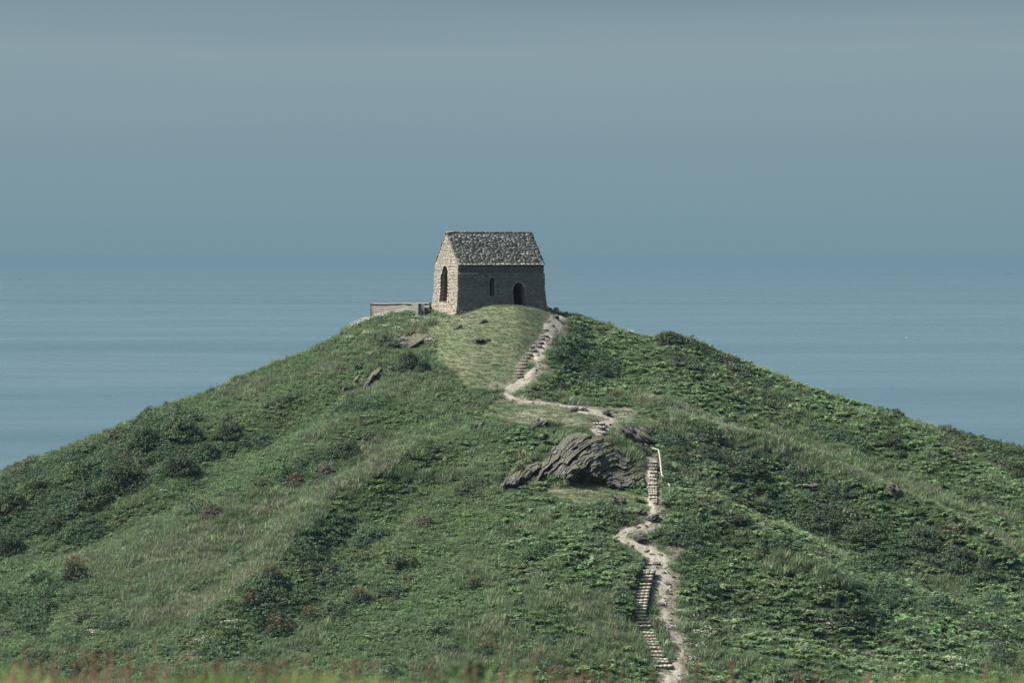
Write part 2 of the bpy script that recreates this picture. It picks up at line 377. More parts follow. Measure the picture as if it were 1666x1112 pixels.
c = k.mix(k.ramp(n1, [(0.6, (0, 0, 0)), (0.72, (1, 1, 1))]), c, (0.14, 0.13, 0.10)); k.bump(n2, 0.9, 0.15); M['path'] = k.base(c, 0.95, 0.1)
k = NT('step_tread'); n = k.noise(9, 5, 0.7)
k.bump(n, 0.6, 0.03); M['tread'] = k.base(k.ramp(n, [(0.3, (0.24, 0.225, 0.19)), (0.7, (0.45, 0.425, 0.37))]), 0.9, 0.15)
k = NT('step_board'); n = k.noise(9, 5, 0.7, stretch=(1, 1, 5)); M['riser'] = k.base(k.ramp(n, [(0.3, (0.10, 0.088, 0.07)), (0.7, (0.19, 0.17, 0.135))]), 0.85, 0.15)
def stone_mat(name, lo, mid, hi, moss=0.0, attr=True, bump=0.5, stretch=(1, 1, 1)):
    k = NT(name); n = k.noise(7, 6, 0.72, stretch=stretch); n2 = k.noise(28, 4, 0.7, stretch=stretch)
    c = k.ramp(n, [(0.28, lo), (0.5, mid), (0.72, hi)])
    if attr: c = k.mix(1.0, c, k.attr('tint')[0], 'MULTIPLY')
    c = k.mix(k.ramp(n2, [(0.60, (0, 0, 0)), (0.72, (1, 1, 1))]), c, tuple(min(1, x * 1.35) for x in hi))
    k.bump(n, bump, 0.05); return k.base(c, 0.9, 0.2)
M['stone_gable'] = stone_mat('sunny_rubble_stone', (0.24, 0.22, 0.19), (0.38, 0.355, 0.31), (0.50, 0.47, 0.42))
M['stone_wall'] = stone_mat('shaded_rubble_stone', (0.140, 0.132, 0.128), (0.190, 0.180, 0.174), (0.27, 0.258, 0.25), stretch=(.4, .4, 1.5))  # darker copy of the gable rubble, the front's shade put into the colour
M['mortar'] = NT('mortar').base((0.16, 0.145, 0.125), 0.95, 0.1)
M['slate'] = stone_mat('lichened_slate', (0.13, 0.128, 0.122), (0.195, 0.19, 0.18), (0.31, 0.30, 0.27), bump=0.2, stretch=(0.3, 2.0, 2.0))
M['eaves'] = stone_mat('pale_mortar_fillet', (0.45, 0.43, 0.40), (0.6, 0.58, 0.54), (0.7, 0.68, 0.64), attr=False)
M['stone_gable_plain'] = stone_mat('worn_coping', (0.17, 0.155, 0.135), (0.26, 0.245, 0.215), (0.36, 0.34, 0.305), attr=False)
M['concrete'] = stone_mat('old_concrete', (0.085, 0.080, 0.070), (0.145, 0.137, 0.122), (0.21, 0.198, 0.175), attr=False, bump=0.3)
M['concrete_dark'] = stone_mat('dark_concrete', (0.05, 0.05, 0.045), (0.10, 0.10, 0.09), (0.2, 0.19, 0.17), attr=False, bump=0.3)  # darker concrete for the return wall and end pier
k = NT('slaty_rock')
st = k.noise(3.0, 6, 0.7); lich = k.noise(5.5, 5, 0.75); geo = k.n('ShaderNodeNewGeometry'); sz = k.n('ShaderNodeSeparateXYZ'); k.l(geo.outputs['Normal'], sz.inputs[0])
c = k.ramp(st, [(0.34, (0.030, 0.030, 0.029)), (0.53, (0.070, 0.068, 0.062)), (0.73, (0.20, 0.195, 0.178))])
c = k.mix(k.ramp(lich, [(0.60, (0, 0, 0)), (0.68, (1, 1, 1))]), c, (0.34, 0.335, 0.305))
ms = k.n('ShaderNodeMath', operation='MULTIPLY_ADD'); k.l(k.noise(1.1, 4, 0.6), ms.inputs[0]); ms.inputs[1].default_value = 2.2; ms.inputs[2].default_value = -1.24
m2 = k.n('ShaderNodeMath', operation='ADD'); k.l(ms.outputs[0], m2.inputs[0]); k.l(sz.outputs['Z'], m2.inputs[1])
c = k.mix(k.ramp(m2.outputs[0], [(0.72, (0, 0, 0)), (0.92, (1, 1, 1))]), c, (0.085, 0.092, 0.045))
k.bump(st, 0.8, 0.12); M['rock'] = k.base(c, 0.85, 0.3)
M['white_paint'] = NT('white_painted_rail').base((0.52, 0.51, 0.48), 0.6, 0.3)
M['bark'] = NT('woody_stem').base((0.07, 0.055, 0.04), 0.9, 0.1)
M['hull_dark'] = NT('dark_hull').base((0.03, 0.04, 0.06), 0.5, 0.4)
M['hull_white'] = NT('white_hull').base((0.8, 0.8, 0.8), 0.4, 0.4)

# ------------------------------------------------------------------ the setting: ground and sea
nv = HZ.size; ii = np.arange(nv).reshape(HZ.shape)
faces = np.stack([ii[:-1, :-1], ii[:-1, 1:], ii[1:, 1:], ii[1:, :-1]], -1).reshape(-1, 4)
ppx, ppy = to_pix(GX, np.maximum(GY, 5), HZ)
turf_a = np.zeros(HZ.shape); jx = ppx + 14 * (fbm(GX / 1.5, GY / 1.5, 31) - .5) * 2; jy = ppy + 7 * (fbm(GX / 1.5, GY / 1.5, 33) - .5) * 2
for p in TURF: turf_a = np.maximum(turf_a, inpoly(jx, jy, p) & (GY > 120))
soil_a = np.zeros(HZ.shape)
for p in PW:
    d, al, _ = line_dist(p, GX, GY); soil_a = np.maximum(soil_a, sstep(1.15, 0.45, d + 0.9 * (fbm(GX / 0.7, GY / 0.7, 35) - 0.5)) * 0.8)
SOIL_PATCH = [(808, 628, 22, 8), (735, 512, 30, 4), (690, 514, 18, 3), (1000, 668, 60, 10), (880, 678, 60, 14), (930, 690, 40, 8), (1090, 935, 26, 36), (1092, 990, 24, 46), (1102, 1050, 24, 40), (1075, 900, 40, 16), (1055, 860, 26, 14), (1000, 690, 34, 10), (985, 672, 46, 10), (930, 800, 40, 6), (960, 702, 20, 6), (905, 522, 16, 10), (870, 606, 25, 30)]
for a, b, c, d in SOIL_PATCH:
    q = ((ppx - a) / c) ** 2 + ((ppy - b) / d) ** 2 + 2.2 * (fbm(GX / 0.8, GY / 0.5, 37) - 0.5); soil_a = np.maximum(soil_a, sstep(1.1, 0.4, q) * 0.68 * (GY > 120))
ground = mesh_np('ground', np.stack([GX, GY, HZ], -1).reshape(-1, 3), faces, M['ground'], smooth=True,
                 attrs={'turf': ('POINT', 'FLOAT', turf_a), 'soil': ('POINT', 'FLOAT', soil_a)})
tag(ground, kind='structure')

k = NT('sea_water')
nA = k.noise(1.0, 5, 0.6, stretch=(0.0006, 0.0035, 1)); nB = k.noise(1.0, 4, 0.65, stretch=(0.03, 0.09, 1)); nC = k.noise(1.0, 3, 0.6, stretch=(0.004, 0.016, 1))
nE = k.noise(1.0, 6, 0.62, stretch=(0.00004, 0.00045, 1))
c = k.ramp(nA, [(0.35, (0.050, 0.098, 0.128)), (0.65, (0.075, 0.128, 0.158))])
c = k.mix(1.0, c, k.ramp(nE, [(0.36, (0.74, 0.77, 0.80)), (0.64, (1.25, 1.20, 1.17))]), 'MULTIPLY')
k.base(c, 0.32, 0.5)
rr = k.n('ShaderNodeMapRange'); rr.inputs['From Min'].default_value = 0.35; rr.inputs['From Max'].default_value = 0.65; rr.inputs['To Min'].default_value = 0.18; rr.inputs['To Max'].default_value = 0.46
k.l(nC, rr.inputs[0]); k.l(rr.outputs[0], k.b.inputs['Roughness']); k.bump(nB, 0.5, 1.2); M['sea'] = k.m
S = 250000.0
sea = mesh_np('sea', [(-S, -S, 0), (S, -S, 0), (S, S, 0), (-S, S, 0)], np.array([[0, 1, 2, 3]]), M['sea']); tag(sea, kind='structure')

# paths: draped sheets with ragged edges
def build_path(p, name, mat, seed, hole=0.16):
    P = np.array([q[:2] for q in p]); wd = np.array([q[3] for q in p]); L = np.concatenate([[0], np.cumsum(np.hypot(*(P[1:] - P[:-1]).T))])
    n = int(L[-1] / 0.10) + 2; s = np.linspace(0, L[-1], n); cx = np.interp(s, L, P[:, 0]); cy = np.interp(s, L, P[:, 1])
    for _ in range(12): cx[1:-1] = (cx[:-2] + cx[1:-1] * 2 + cx[2:]) / 4; cy[1:-1] = (cy[:-2] + cy[1:-1] * 2 + cy[2:]) / 4
    tx = np.gradient(cx); ty = np.gradient(cy); q = np.hypot(tx, ty); nx, ny = ty / q, -tx / q
    w = np.interp(s, L, wd) / 2; m = 13; V = []
    for i in range(m):
        f = i / (m - 1) * 2 - 1; edge = w * (1 + 0.9 * (fbm(s * 1.6, s * 0 + np.sign(f) * 9 + seed, seed, 5, .65) - 0.45)) * f
        x = cx + nx * edge; y = cy + ny * edge
        z = H(x, y) + 0.05 * (1 - abs(f) ** 3 * 1.6) + 0.16 * (fbm(x * 2.2, y * 2.2, seed + 5) - 0.42) * (1 - abs(f) ** 2)
        V.append(np.stack([x, y, z], -1))
    V = np.array(V); idx = np.arange(m * n).reshape(m, n)
    fc = np.stack([idx[:-1, :-1], idx[1:, :-1], idx[1:, 1:], idx[:-1, 1:]], -1).reshape(-1, 4)
    P3 = V.reshape(-1, 3); c = P3[fc].mean(1); e_ = np.abs(np.repeat(np.arange(m - 1)[:, None] + .5, n - 1, 1).ravel() / (m - 1) * 2 - 1)
    kp = fbm(c[:, 0] / .55, c[:, 1] / .55, seed + 11, 4) + hole > 0.30 + 0.36 * e_ ** 1.5
    o = mesh_np(name, P3, fc[kp], mat); tag(o, kind='structure'); return o
for i, p in enumerate(PW): build_path(p, 'path', M['path'], 40 + i * 7, (0.10, 0.14, 0.04, 0.12, -0.02)[i])

# ------------------------------------------------------------------ steps
def boxes_mesh(cs):
    """cs: list of (centre, half sizes, 3x3 axes, jitter) -> verts, quads"""
    V, Fq = [], []; q = np.array([[-1, -1, -1], [1, -1, -1], [1, 1, -1], [-1, 1, -1], [-1, -1, 1], [1, -1, 1], [1, 1, 1], [-1, 1, 1]], float)
    f = np.array([[0, 3, 2, 1], [4, 5, 6, 7], [0, 1, 5, 4], [1, 2, 6, 5], [2, 3, 7, 6], [3, 0, 4, 7]])
    for i, (c, h, A, j) in enumerate(cs):
        v = q * np.array(h) + (rng.random((8, 3)) - .5) * j; V.append(v @ np.array(A) + np.array(c)); Fq.append(f + 8 * i)
    return np.concatenate(V), np.concatenate(Fq)
def axes(rz, tilt=0.0, roll=0.0):
    return np.array(Matrix.Rotation(rz, 3, 'Z') @ Matrix.Rotation(roll, 3, 'Y') @ Matrix.Rotation(tilt, 3, 'X')).T
for (nm, rows, lb), fw in zip(FLIGHTS, FW):
    b = fw[-1]; root = empty('step_flight', (b[0], b[1], b[2] - 0.1), lb, 'steps')
    for i, (x, y, z, w) in enumerate(fw):
        nxt = fw[i - 1] if i else fw[i]; prv = fw[i + 1] if i + 1 < len(fw) else fw[i]
        dep = max(0.32, min(0.75, 0.9 * abs((nxt[1] - prv[1]) / (1 if i in (0, len(fw) - 1) else 2)))) if len(fw) > 3 else 0.5
        rz = {'lower': R(-5), 'rock': R(-2), 'upper': R(9), 'middle': 0}[nm] + R(rng.uniform(-3, 3))
        w = w * (rng.uniform(0.72, 1.15) if nm == 'upper' else rng.uniform(0.93, 1.07)); roll = R(rng.uniform(-2.5, 2.5)); w *= 1.14; j = 0.05 if nm == 'upper' else 0.028
        rise = 0.16
        A = axes(rz, 0, roll); zt = z + 0.05
        # tread slab, several stones wide with a worn lip
        cells = []; nseg = 4
        for q in range(nseg):
            u = (q + 0.5) / nseg * 2 - 1
            cells.append((np.array([u * w / 2, dep / 2 + rng.uniform(-.02, .02), zt + rng.uniform(-.008, .008)]) @ np.eye(3), (w / 2 / nseg * 1.02, dep / 2 + 0.03, 0.035), np.eye(3), j))
        v, f = boxes_mesh(cells); v = (v - [0, 0, zt]) @ A + np.array([x, y, zt]) - np.array(root.location)
        tr = mesh_np('step', v, f, M['tread'], root)
        v, f = boxes_mesh([((0, 0.03, -0.13), (w / 2 * 0.98, 0.035, 0.10), np.eye(3), 0.02)]); v = v @ A + np.array([x, y, zt]) - np.array(root.location)
        mesh_np('riser', v, f, M['riser'], tr)

# handrail beside the flight at the outcrop
def tube(pts, r, n=6):
    pts = [np.array(p, float) for p in pts]; V = []; Fq = []
    for i, p in enumerate(pts):
        d = (pts[min(i + 1, len(pts) - 1)] - pts[max(i - 1, 0)]); d /= np.linalg.norm(d) + 1e-9
        a = np.cross(d, [0, 0, 1] if abs(d[2]) < 0.9 else [1, 0, 0]); a /= np.linalg.norm(a); b = np.cross(d, a)
        rr = r[i] if hasattr(r, '__len__') else r
        for k in range(n):
            t = 2 * math.pi * k / n; V.append(p + rr * (math.cos(t) * a + math.sin(t) * b))
    for i in range(len(pts) - 1):
        for k in range(n): Fq.append([i * n + k, i * n + (k + 1) % n, (i + 1) * n + (k + 1) % n, (i + 1) * n + k])
    Fq.append(list(range(n))[::-1]); Fq.append([(len(pts) - 1) * n + k for k in range(n)])
    return V, Fq
def join(parts):
    V, Fq = [], []; o = 0
    for v, f in parts:
        V += [tuple(q) for q in v]; Fq += [[i + o for i in q] for q in f]; o += len(v)
    return V, Fq
RAIL = [(1060.5, 729.5), (1071.5, 732.5), (1073.5, 745), (1075, 760), (1076.5, 772.5), (1079, 776), (1084, 783), (1090, 791.5)]
rw = []
for a, b in RAIL:
    g = hit(a, b + 21); s, w = pix_sw(a, b); rw.append(np.array([s * g[1], g[1], EYE - w * g[1]]))
root = empty('handrail', (rw[4][0], rw[4][1], H(rw[4][0], rw[4][1])), 'white angled handrail running down beside the steps right of the rock outcrop', 'handrail')
L0 = np.array(root.location)
mesh_np('rail', *tube([p - L0 for p in rw[:6]], 0.034), M['white_paint'], root); mesh_np('rail', *tube([(rw[6] + rw[7]) / 2 - L0, rw[7] - L0], 0.03), M['white_paint'], root)
for i in (1, 3, 4, 7):
    p = rw[i]; g = H(p[0], p[1]); mesh_np('post', *tube([np.array([p[0], p[1], g - 0.2]) - L0, p - L0 - [0, 0, 0.03]], 0.035), M['white_paint'] if i in (0,) else M['riser'], root)

# ------------------------------------------------------------------ chapel
CH = empty('stone_chapel', (CC[0], CC[1], CZ), 'small ruined stone chapel with a lichened slate roof on the summit of the hill', 'chapel', rz=CH_A)
EV, RG = 4.12, 6.60            # eaves and ridge above the pad
HWID = CW / 2
def batter(z):                 # how far the wall face stands out at height z
    return np.where(z < 3.32, 0.07, 0.0) + 0.10 * sstep(2.2, 0.9, z) + 0.32 * sstep(1.1, -0.2, z) ** 1.3
def arch_in(u, z, cx, hw, z0, spring, apex):
    zz = np.clip((z - spring) / max(apex - spring, 1e-6), 0, 1); half = hw * np.sqrt(np.clip(1 - zz ** 1.7, 0, 1))
    return (z > z0) & (z < apex) & (abs(u - cx) < half)
OPEN_F = [(2.95, 0.23, 1.52, 2.75, 3.02), (5.27, 0.50, -0.3, 1.95, 2.62)]   # small window, doorway (front wall)
OPEN_G = [(CW * 0.445, 0.72, 1.0, 2.9, 4.02)]                                   # tall pointed window (gable)
def opening_profile(cx, hw, z0, sp, ap, n=9, grow=0.0):
    pts = [(cx - hw - grow, z0)]; 
    for i in range(n + 1):
        t = i / n; zz = t; pts.append((cx - (hw + grow) * math.sqrt(max(0, 1 - zz ** 1.7)), sp + (ap + grow - sp) * zz))
    for i in range(n - 1, -1, -1):
        t = i / n; pts.append((cx + (hw + grow) * math.sqrt(max(0, 1 - t ** 1.7)), sp + (ap + grow - sp) * t))
    pts.append((cx + hw + grow, z0)); return pts
def wall_stones(width, top, face, openings, course, smin, smax, lohi, j, out=0.035):
    """coursed rubble: every stone a rough block; face(u, z, out) -> local point"""
    V, Fq, T = [], [], []; z = -0.35; n = 0
    q = np.array([[-1, 0, -1], [1, 0, -1], [1, 0, 1], [-1, 0, 1], [-1, 1, -1], [1, 1, -1], [1, 1, 1], [-1, 1, 1]], float)
    f = np.array([[4, 5, 6, 7], [0, 1, 5, 4], [1, 2, 6, 5], [2, 3, 7, 6], [3, 0, 4, 7]])
    while z < top(0.5 * width) - 0.02 or z < top(0) - 0.02:
        h = course * rng.uniform(0.65, 1.45); u = -0.02 - rng.uniform(0, smin)
        while u < width + 0.02:
            w = rng.uniform(smin, smax); u0, u1 = max(u, -0.03), min(u + w, width + 0.03); u += w
            if u1 - u0 < 0.05: continue
            uc, zc = (u0 + u1) / 2, z + h / 2
            if zc > top(uc) - h * 0.25: continue
            if any(arch_in(uc, zc, *o) for o in openings): continue
            hit_o = [o for o in openings if arch_in(u0, zc, *o) or arch_in(u1, zc, *o)]
            if hit_o:
                for o in hit_o:
                    zz = min(max((zc - o[3]) / (o[4] - o[3]), 0), 1); half = o[1] * math.sqrt(max(0, 1 - zz ** 1.7))
                    if arch_in(u0, zc, *o): u0 = o[0] + half
                    if arch_in(u1, zc, *o): u1 = o[0] - half
                if u1 - u0 < 0.04: continue
            g = 0.012; hu, hz = (u1 - u0) / 2 - g, h / 2 - g; dpt = out * rng.uniform(0.3, 1.6); uc = (u0 + u1) / 2
            jj = (rng.random((8, 3)) - .5) * j; P = []
            for m in range(8):
                uu = uc + q[m, 0] * hu * (0.93 if q[m, 1] else 1) + jj[m, 0]; zz = zc + q[m, 2] * hz * (0.9 if q[m, 1] else 1) + jj[m, 2]
                zz = min(zz, top(uu) + 0.03); P.append(face(uu, zz, (-0.03 if not q[m, 1] else dpt) + jj[m, 1] * 0.7))
            V += P; Fq.append(f + 8 * n); n += 1
            t = rng.uniform(*lohi) * (1.0 if rng.random() > 0.12 else rng.uniform(0.45, 1.5)); wm = rng.uniform(-0.05, 0.05)
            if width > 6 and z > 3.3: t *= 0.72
            T.append((t * (1 + wm), t, t * (1 - wm), 1))
        z += h
    tint = np.repeat(np.array(T), 5, axis=0)
    return np.array(V), np.concatenate(Fq), {'tint': ('FACE', 'FLOAT_COLOR', tint)}
def f_front(u, z, o): return (u + (u / CL * 2 - 1) * float(batter(z)), -float(batter(z)) - o, z)
def f_back(u, z, o): return (CL - u - (u / CL * 2 - 1) * float(batter(z)), CW + float(batter(z)) + o, z)
def f_left(u, z, o): return (-float(batter(z)) - o, CW - u - (u / CW * 2 - 1) * float(batter(z)), z)     # u from the back corner to the near corner
def f_right(u, z, o): return (CL + float(batter(z)) + o, u + (u / CW * 2 - 1) * float(batter(z)), z)
top_e = lambda u: EV - 0.02
top_g = lambda u: EV + (RG - EV) * (1 - abs(u - HWID) / HWID) - 0.03 if 0 <= u <= CW else EV - .03
def backing(width, top, face, openings, thick=0.7, inner=None):
    """solid wall core with real openings: grid cells left out of the openings, reveals added"""
    V, Fq = [], []
    nu, nz = int(width / 0.12), int(7.2 / 0.12); U = np.linspace(0, width, nu + 1)
    parts = []
    # column cells
    for i in range(nu):
        u0, u1 = U[i], U[i + 1]; uc = (u0 + u1) / 2; tp = [top(u0), top(u1)]; zs = list(np.arange(-0.5, max(tp), 0.12)) + [None]
        for a in range(len(zs) - 1):
            z0 = zs[a]; z1 = zs[a + 1]
            za0, za1 = min(z0, tp[0]), min(z0, tp[1]); zb0, zb1 = (tp if z1 is None else (min(z1, tp[0]), min(z1, tp[1])))
            if zb0 - za0 < 1e-4 and zb1 - za1 < 1e-4: continue
            zc = (za0 + zb0 + za1 + zb1) / 4
            if any(arch_in(uc, zc, o[0], o[1] + 0.02, o[2], o[3], o[4] + 0.02) for o in openings): continue
            n = len(V); V += [face(u0, za0, 0), face(u1, za1, 0), face(u1, zb1, 0), face(u0, zb0, 0)]; Fq.append([n, n + 1, n + 2, n + 3])
            V += [face(u0, za0, -thick), face(u1, za1, -thick), face(u1, zb1, -thick), face(u0, zb0, -thick)]; Fq.append([n + 7, n + 6, n + 5, n + 4])
    for o in openings:                                          # reveals
        pr = opening_profile(*o); n = len(V)
        for (u, z) in pr: V += [face(u, z, 0.01), face(u, z, -thick)]
        for i in range(len(pr) - 1): Fq.append([n + 2 * i, n + 2 * i + 1, n + 2 * i + 3, n + 2 * i + 2])
        n = len(V); a, b = pr[0], pr[-1]; V += [face(a[0], a[1], 0.03), face(b[0], b[1], 0.03), face(b[0], b[1], -thick), face(a[0], a[1], -thick)]; Fq.append([n, n + 1, n + 2, n + 3])
    return V, Fq
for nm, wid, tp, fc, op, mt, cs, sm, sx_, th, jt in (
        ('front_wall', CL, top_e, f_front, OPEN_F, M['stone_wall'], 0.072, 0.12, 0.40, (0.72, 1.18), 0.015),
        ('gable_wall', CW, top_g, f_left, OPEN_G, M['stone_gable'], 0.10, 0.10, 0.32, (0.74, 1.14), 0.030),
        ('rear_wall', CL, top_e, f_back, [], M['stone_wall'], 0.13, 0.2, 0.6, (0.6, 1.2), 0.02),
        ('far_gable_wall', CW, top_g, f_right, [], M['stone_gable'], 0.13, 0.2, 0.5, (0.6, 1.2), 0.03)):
    v, f, at = wall_stones(wid, tp, fc, op, cs, sm, sx_, th, jt)
    wl = mesh_np(nm, v, f, mt, CH, attrs=at)
    v, f = backing(wid, tp, fc, op); mesh_np('wall_core', v, f, M['mortar'], wl)
# stone surround of each opening
def surround(face, o, name, parent, w=0.13, mat=None, proud=0.05, vous=True):
    pr = opening_profile(*o, n=7); po = opening_profile(*o, n=7, grow=w); V, Fq, T = [], [], []; n = 0
    seg = []
    nj = max(2, int((o[3] - o[2]) / 0.24))
    for a, b, c, d in ((pr[0], pr[1], po[0], po[1]), (pr[-2], pr[-1], po[-2], po[-1])):
        for i in range(nj):
            t0, t1 = i / nj + 0.02, (i + 1) / nj - 0.02; L = lambda p, q, t: (p[0] + (q[0] - p[0]) * t, p[1] + (q[1] - p[1]) * t)
            seg.append((L(a, b, t0), L(a, b, t1), L(c, d, t0), L(c, d, t1)))
    for i in range(1, len(pr) - 2): seg.append((pr[i], pr[i + 1], po[i], po[i + 1]))
    for a, b, c, d in seg:
        k = rng.uniform(0.8, 1.2); V += [face(*a, proud), face(*b, proud), face(*d, proud * k), face(*c, proud * k), face(*a, -0.3), face(*b, -0.3), face(*d, 0), face(*c, 0)]
        for q in ((0, 1, 2, 3), (0, 1, 5, 4), (1, 2, 6, 5), (2, 3, 7, 6), (3, 0, 4, 7)): Fq.append([n + i for i in q])
        t = rng.uniform(0.8, 1.25); T += [(t, t, t, 1)] * 5; n += 8
    return mesh_np(name, V, Fq, mat, parent, attrs={'tint': ('FACE', 'FLOAT_COLOR', T)})
surround(f_left, OPEN_G[0], 'window_surround', CH, 0.15, M['stone_gable'])
surround(f_front, OPEN_F[0], 'window_surround', CH, 0.10, M['stone_wall'], 0.045)
surround(f_front, OPEN_F[1], 'doorway_surround', CH, 0.17, M['stone_wall'], 0.05)
# ledge that divides the upper and lower masonry of the front
cells = []
for i in range(26):
    u = (i + 0.5) / 26 * CL; cells.append(((u, -0.045 - rng.uniform(0, .02), 3.33 + rng.uniform(-.01, .01)), (CL / 52 * rng.uniform(.8, 1), 0.06, 0.022), np.eye(3), 0.02))
v, f = boxes_mesh(cells); mesh_np('ledge', v, f, M['stone_gable'], CH, attrs={'tint': ('FACE', 'FLOAT_COLOR', np.repeat(np.array([[t, t, t, 1] for t in (rng.uniform(0.5, 0.8) if i > 5 else 1.5 for i in range(26))]), 6, axis=0))})  # left stones tinted pale for the light the ledge top catches
# roof: slates laid one by one in courses, both slopes, over a solid deck
sl_len = math.hypot(HWID + 0.12, RG - EV + 0.12); slope = math.atan2(RG - EV, HWID)
def slope_pt(side, u, s, o):                                   # s metres up from the eaves, o out from the slope
    y = -0.14 + s * math.cos(slope) - o * math.sin(slope); z = EV - 0.10 + s * math.sin(slope) + o * math.cos(slope)
    if side: y = CW - y
    return (u, y, z)
roofV, roofF, roofT = [], [], []; n = 0; SL = (HWID + 0.14) / math.cos(slope)
for side in (0, 1):
    s = 0.0; row = 0
    while s < SL - 0.03:
        ex = rng.uniform(0.080, 0.105); u = -0.02 - rng.uniform(0, .15)
        while u < CL + 0.0:
            w = rng.uniform(0.16, 0.50); u0, u1 = max(u, -0.05 + rng.uniform(-.02, .03)), min(u + w - 0.012, CL + 0.05 + rng.uniform(-.03, .02)); u += w
            if u1 - u0 < 0.05: continue
            th = rng.uniform(0.025, 0.042); l0 = s - rng.uniform(0, 0.03); l1 = min(s + ex * 1.7, SL + 0.02); lift = rng.uniform(0.0, 0.012) + (0.02 if rng.random() < 0.06 else 0)
            jj = (rng.random((8, 2)) - .5) * 0.014
            P = [(u0, l0, lift), (u1, l0, lift), (u1, l1, -0.01), (u0, l1, -0.01), (u0, l0, lift + th), (u1, l0, lift + th), (u1, l1, th), (u0, l1, th)]
            roofV += [slope_pt(side, p[0] + jj[i, 0], p[1] + jj[i, 1], p[2] + 0.03) for i, p in enumerate(P)]
            for q in ((4, 5, 6, 7), (0, 1, 5, 4), (1, 2, 6, 5), (3, 0, 4, 7)): roofF.append([n + i for i in q])
            c = fbm(np.array([u * 0.7]), np.array([s * 3.5]), 71)[0]; t = rng.choice([0.5, 0.9, 1.2, 1.8], p=[.20, .36, .32, .12]) * (0.72 + 0.5 * c)
            roofT += [(t * 1.01, t, t * 0.97, 1)] * 4; n += 8
        s += ex; row += 1
roof = mesh_np('roof', roofV, roofF, M['slate'], CH, attrs={'tint': ('FACE', 'FLOAT_COLOR', roofT)})
V = []; Fq = []
for side in (0, 1):
    n = len(V); V += [slope_pt(side, a, b, 0.02) for a, b in ((0.0, 0.0), (CL - 0.0, 0.0), (CL - 0.0, SL), (0.0, SL))] + [slope_pt(side, a, b, -0.10) for a, b in ((0.0, 0.0), (CL, 0.0), (CL, SL - .05), (0.0, SL - .05))]
    for q in ((0, 1, 2, 3), (7, 6, 5, 4), (0, 4, 5, 1), (1, 5, 6, 2), (3, 7, 4, 0)): Fq.append([n + i for i in q])
mesh_np('roof_deck', V, Fq, M['mortar'], roof)
cells = []
u = 0.0
while u < CL:
    w = rng.uniform(0.25, 0.5); cells.append(((u + w / 2, HWID, RG + 0.09 + rng.uniform(-.02, .02)), (w / 2 * .97, 0.12, 0.045), np.eye(3), 0.035)); u += w
v, f = boxes_mesh(cells); v[:, 0] = np.minimum(v[:, 0], CL + 0.04)
mesh_np('ridge_stone', v, f, M['slate'], roof, attrs={'tint': ('FACE', 'FLOAT_COLOR', np.repeat(np.array([[t, t, t, 1] for t in rng.uniform(0.6, 1.8, len(cells))]), 6, axis=0))})
cells = []
u = -0.03
while u < CL:
    w = rng.uniform(0.3, 0.7); cells.append(((u + w / 2, -0.15 + rng.uniform(-.012, .012), EV - 0.055 + rng.uniform(-.01, .01)), (w / 2 * .99, 0.06, 0.04), np.eye(3), 0.018)); u += w
v, f = boxes_mesh(cells); v[:, 0] = np.minimum(v[:, 0], CL + 0.05); mesh_np('eaves_course', v, f, M['eaves'], roof)
# floor inside
mesh_np('floor', [(0.6, 0.6, 0.02), (CL - .6, 0.6, 0.02), (CL - .6, CW - .6, 0.02), (.6, CW - .6, .02)], np.array([[0, 1, 2, 3]]), M['mortar'], CH)

# ------------------------------------------------------------------ low wall left of the chapel
def at(px, py, Y):
    s, w = pix_sw(px, py); return np.array([s * Y, Y, EYE - w * Y])
a = at(604, 494, 202.0); b = at(700, 493, 199.6); root = empty('low_wall', (a[0], a[1], a[2] - 1.2), 'low pale concrete wall left of the chapel with a dark return end', 'wall')
L0 = np.array(root.location)
def wall_run(p, q, top0, top1, down, th, mat, name, nseg=14, cap=0.0):
    d = (q - p)[:2]; L = np.hypot(*d); d /= L; nn = np.array([d[1], -d[0]]); V = []; Fq = []
    for i in range(nseg + 1):
        t = i / nseg; c = p[:2] + d * L * t; zt = top0 + (top1 - top0) * t + rng.uniform(-.02, .02)
        for o, z in ((th / 2, zt - down), (th / 2, zt), (-th / 2, zt), (-th / 2, zt - down)):
            j = rng.uniform(-.012, .012); V.append((c[0] + nn[0] * (o + j) - L0[0], c[1] + nn[1] * (o + j) - L0[1], z - L0[2]))
    for i in range(nseg):
        for k in range(4): Fq.append([4 * i + k, 4 * i + (k + 1) % 4, 4 * i + 4 + (k + 1) % 4, 4 * i + 4 + k])
    Fq.append([0, 1, 2, 3]); Fq.append([4 * nseg + k for k in (3, 2, 1, 0)])
    return mesh_np(name, V, Fq, mat, root)
wall_run(a, b, a[2] - 0.08, b[2] - 0.08, 2.6, 0.32, M['concrete'], 'wall_face')
wall_run(a, b, a[2] + 0.02, b[2] + 0.02, 0.10, 0.40, M['stone_gable_plain'], 'coping')
c1 = at(671.5, 494, 200.0); c2 = at(683, 494, 197.6); c3 = at(694, 495, 198.6)
wall_run(c1, c2, c1[2] - 0.02, c2[2] - 0.02, 2.0, 0.22, M['concrete_dark'], 'return_wall', 4)
wall_run(c2 + [0, 0.2, 0], c2 + [0.35, 0.25, 0], c2[2] - 0.04, c2[2] - 0.04, 1.3, 0.3, M['concrete_dark'], 'end_pier', 3)
cells = []
for i in range(16):
    t = rng.random(); p = at(685 + 14 * t, 505 + rng.uniform(-3, 5), 198.3 + rng.uniform(-.3, .3)); cells.append((p - L0, (rng.uniform(.1, .22), .15, rng.uniform(.05, .11)), axes(rng.uniform(-.5, .5), 0, rng.uniform(-.2, .2)), 0.06))
v, f = boxes_mesh(cells); mesh_np('loose_stone', v, f, M['concrete'], root)

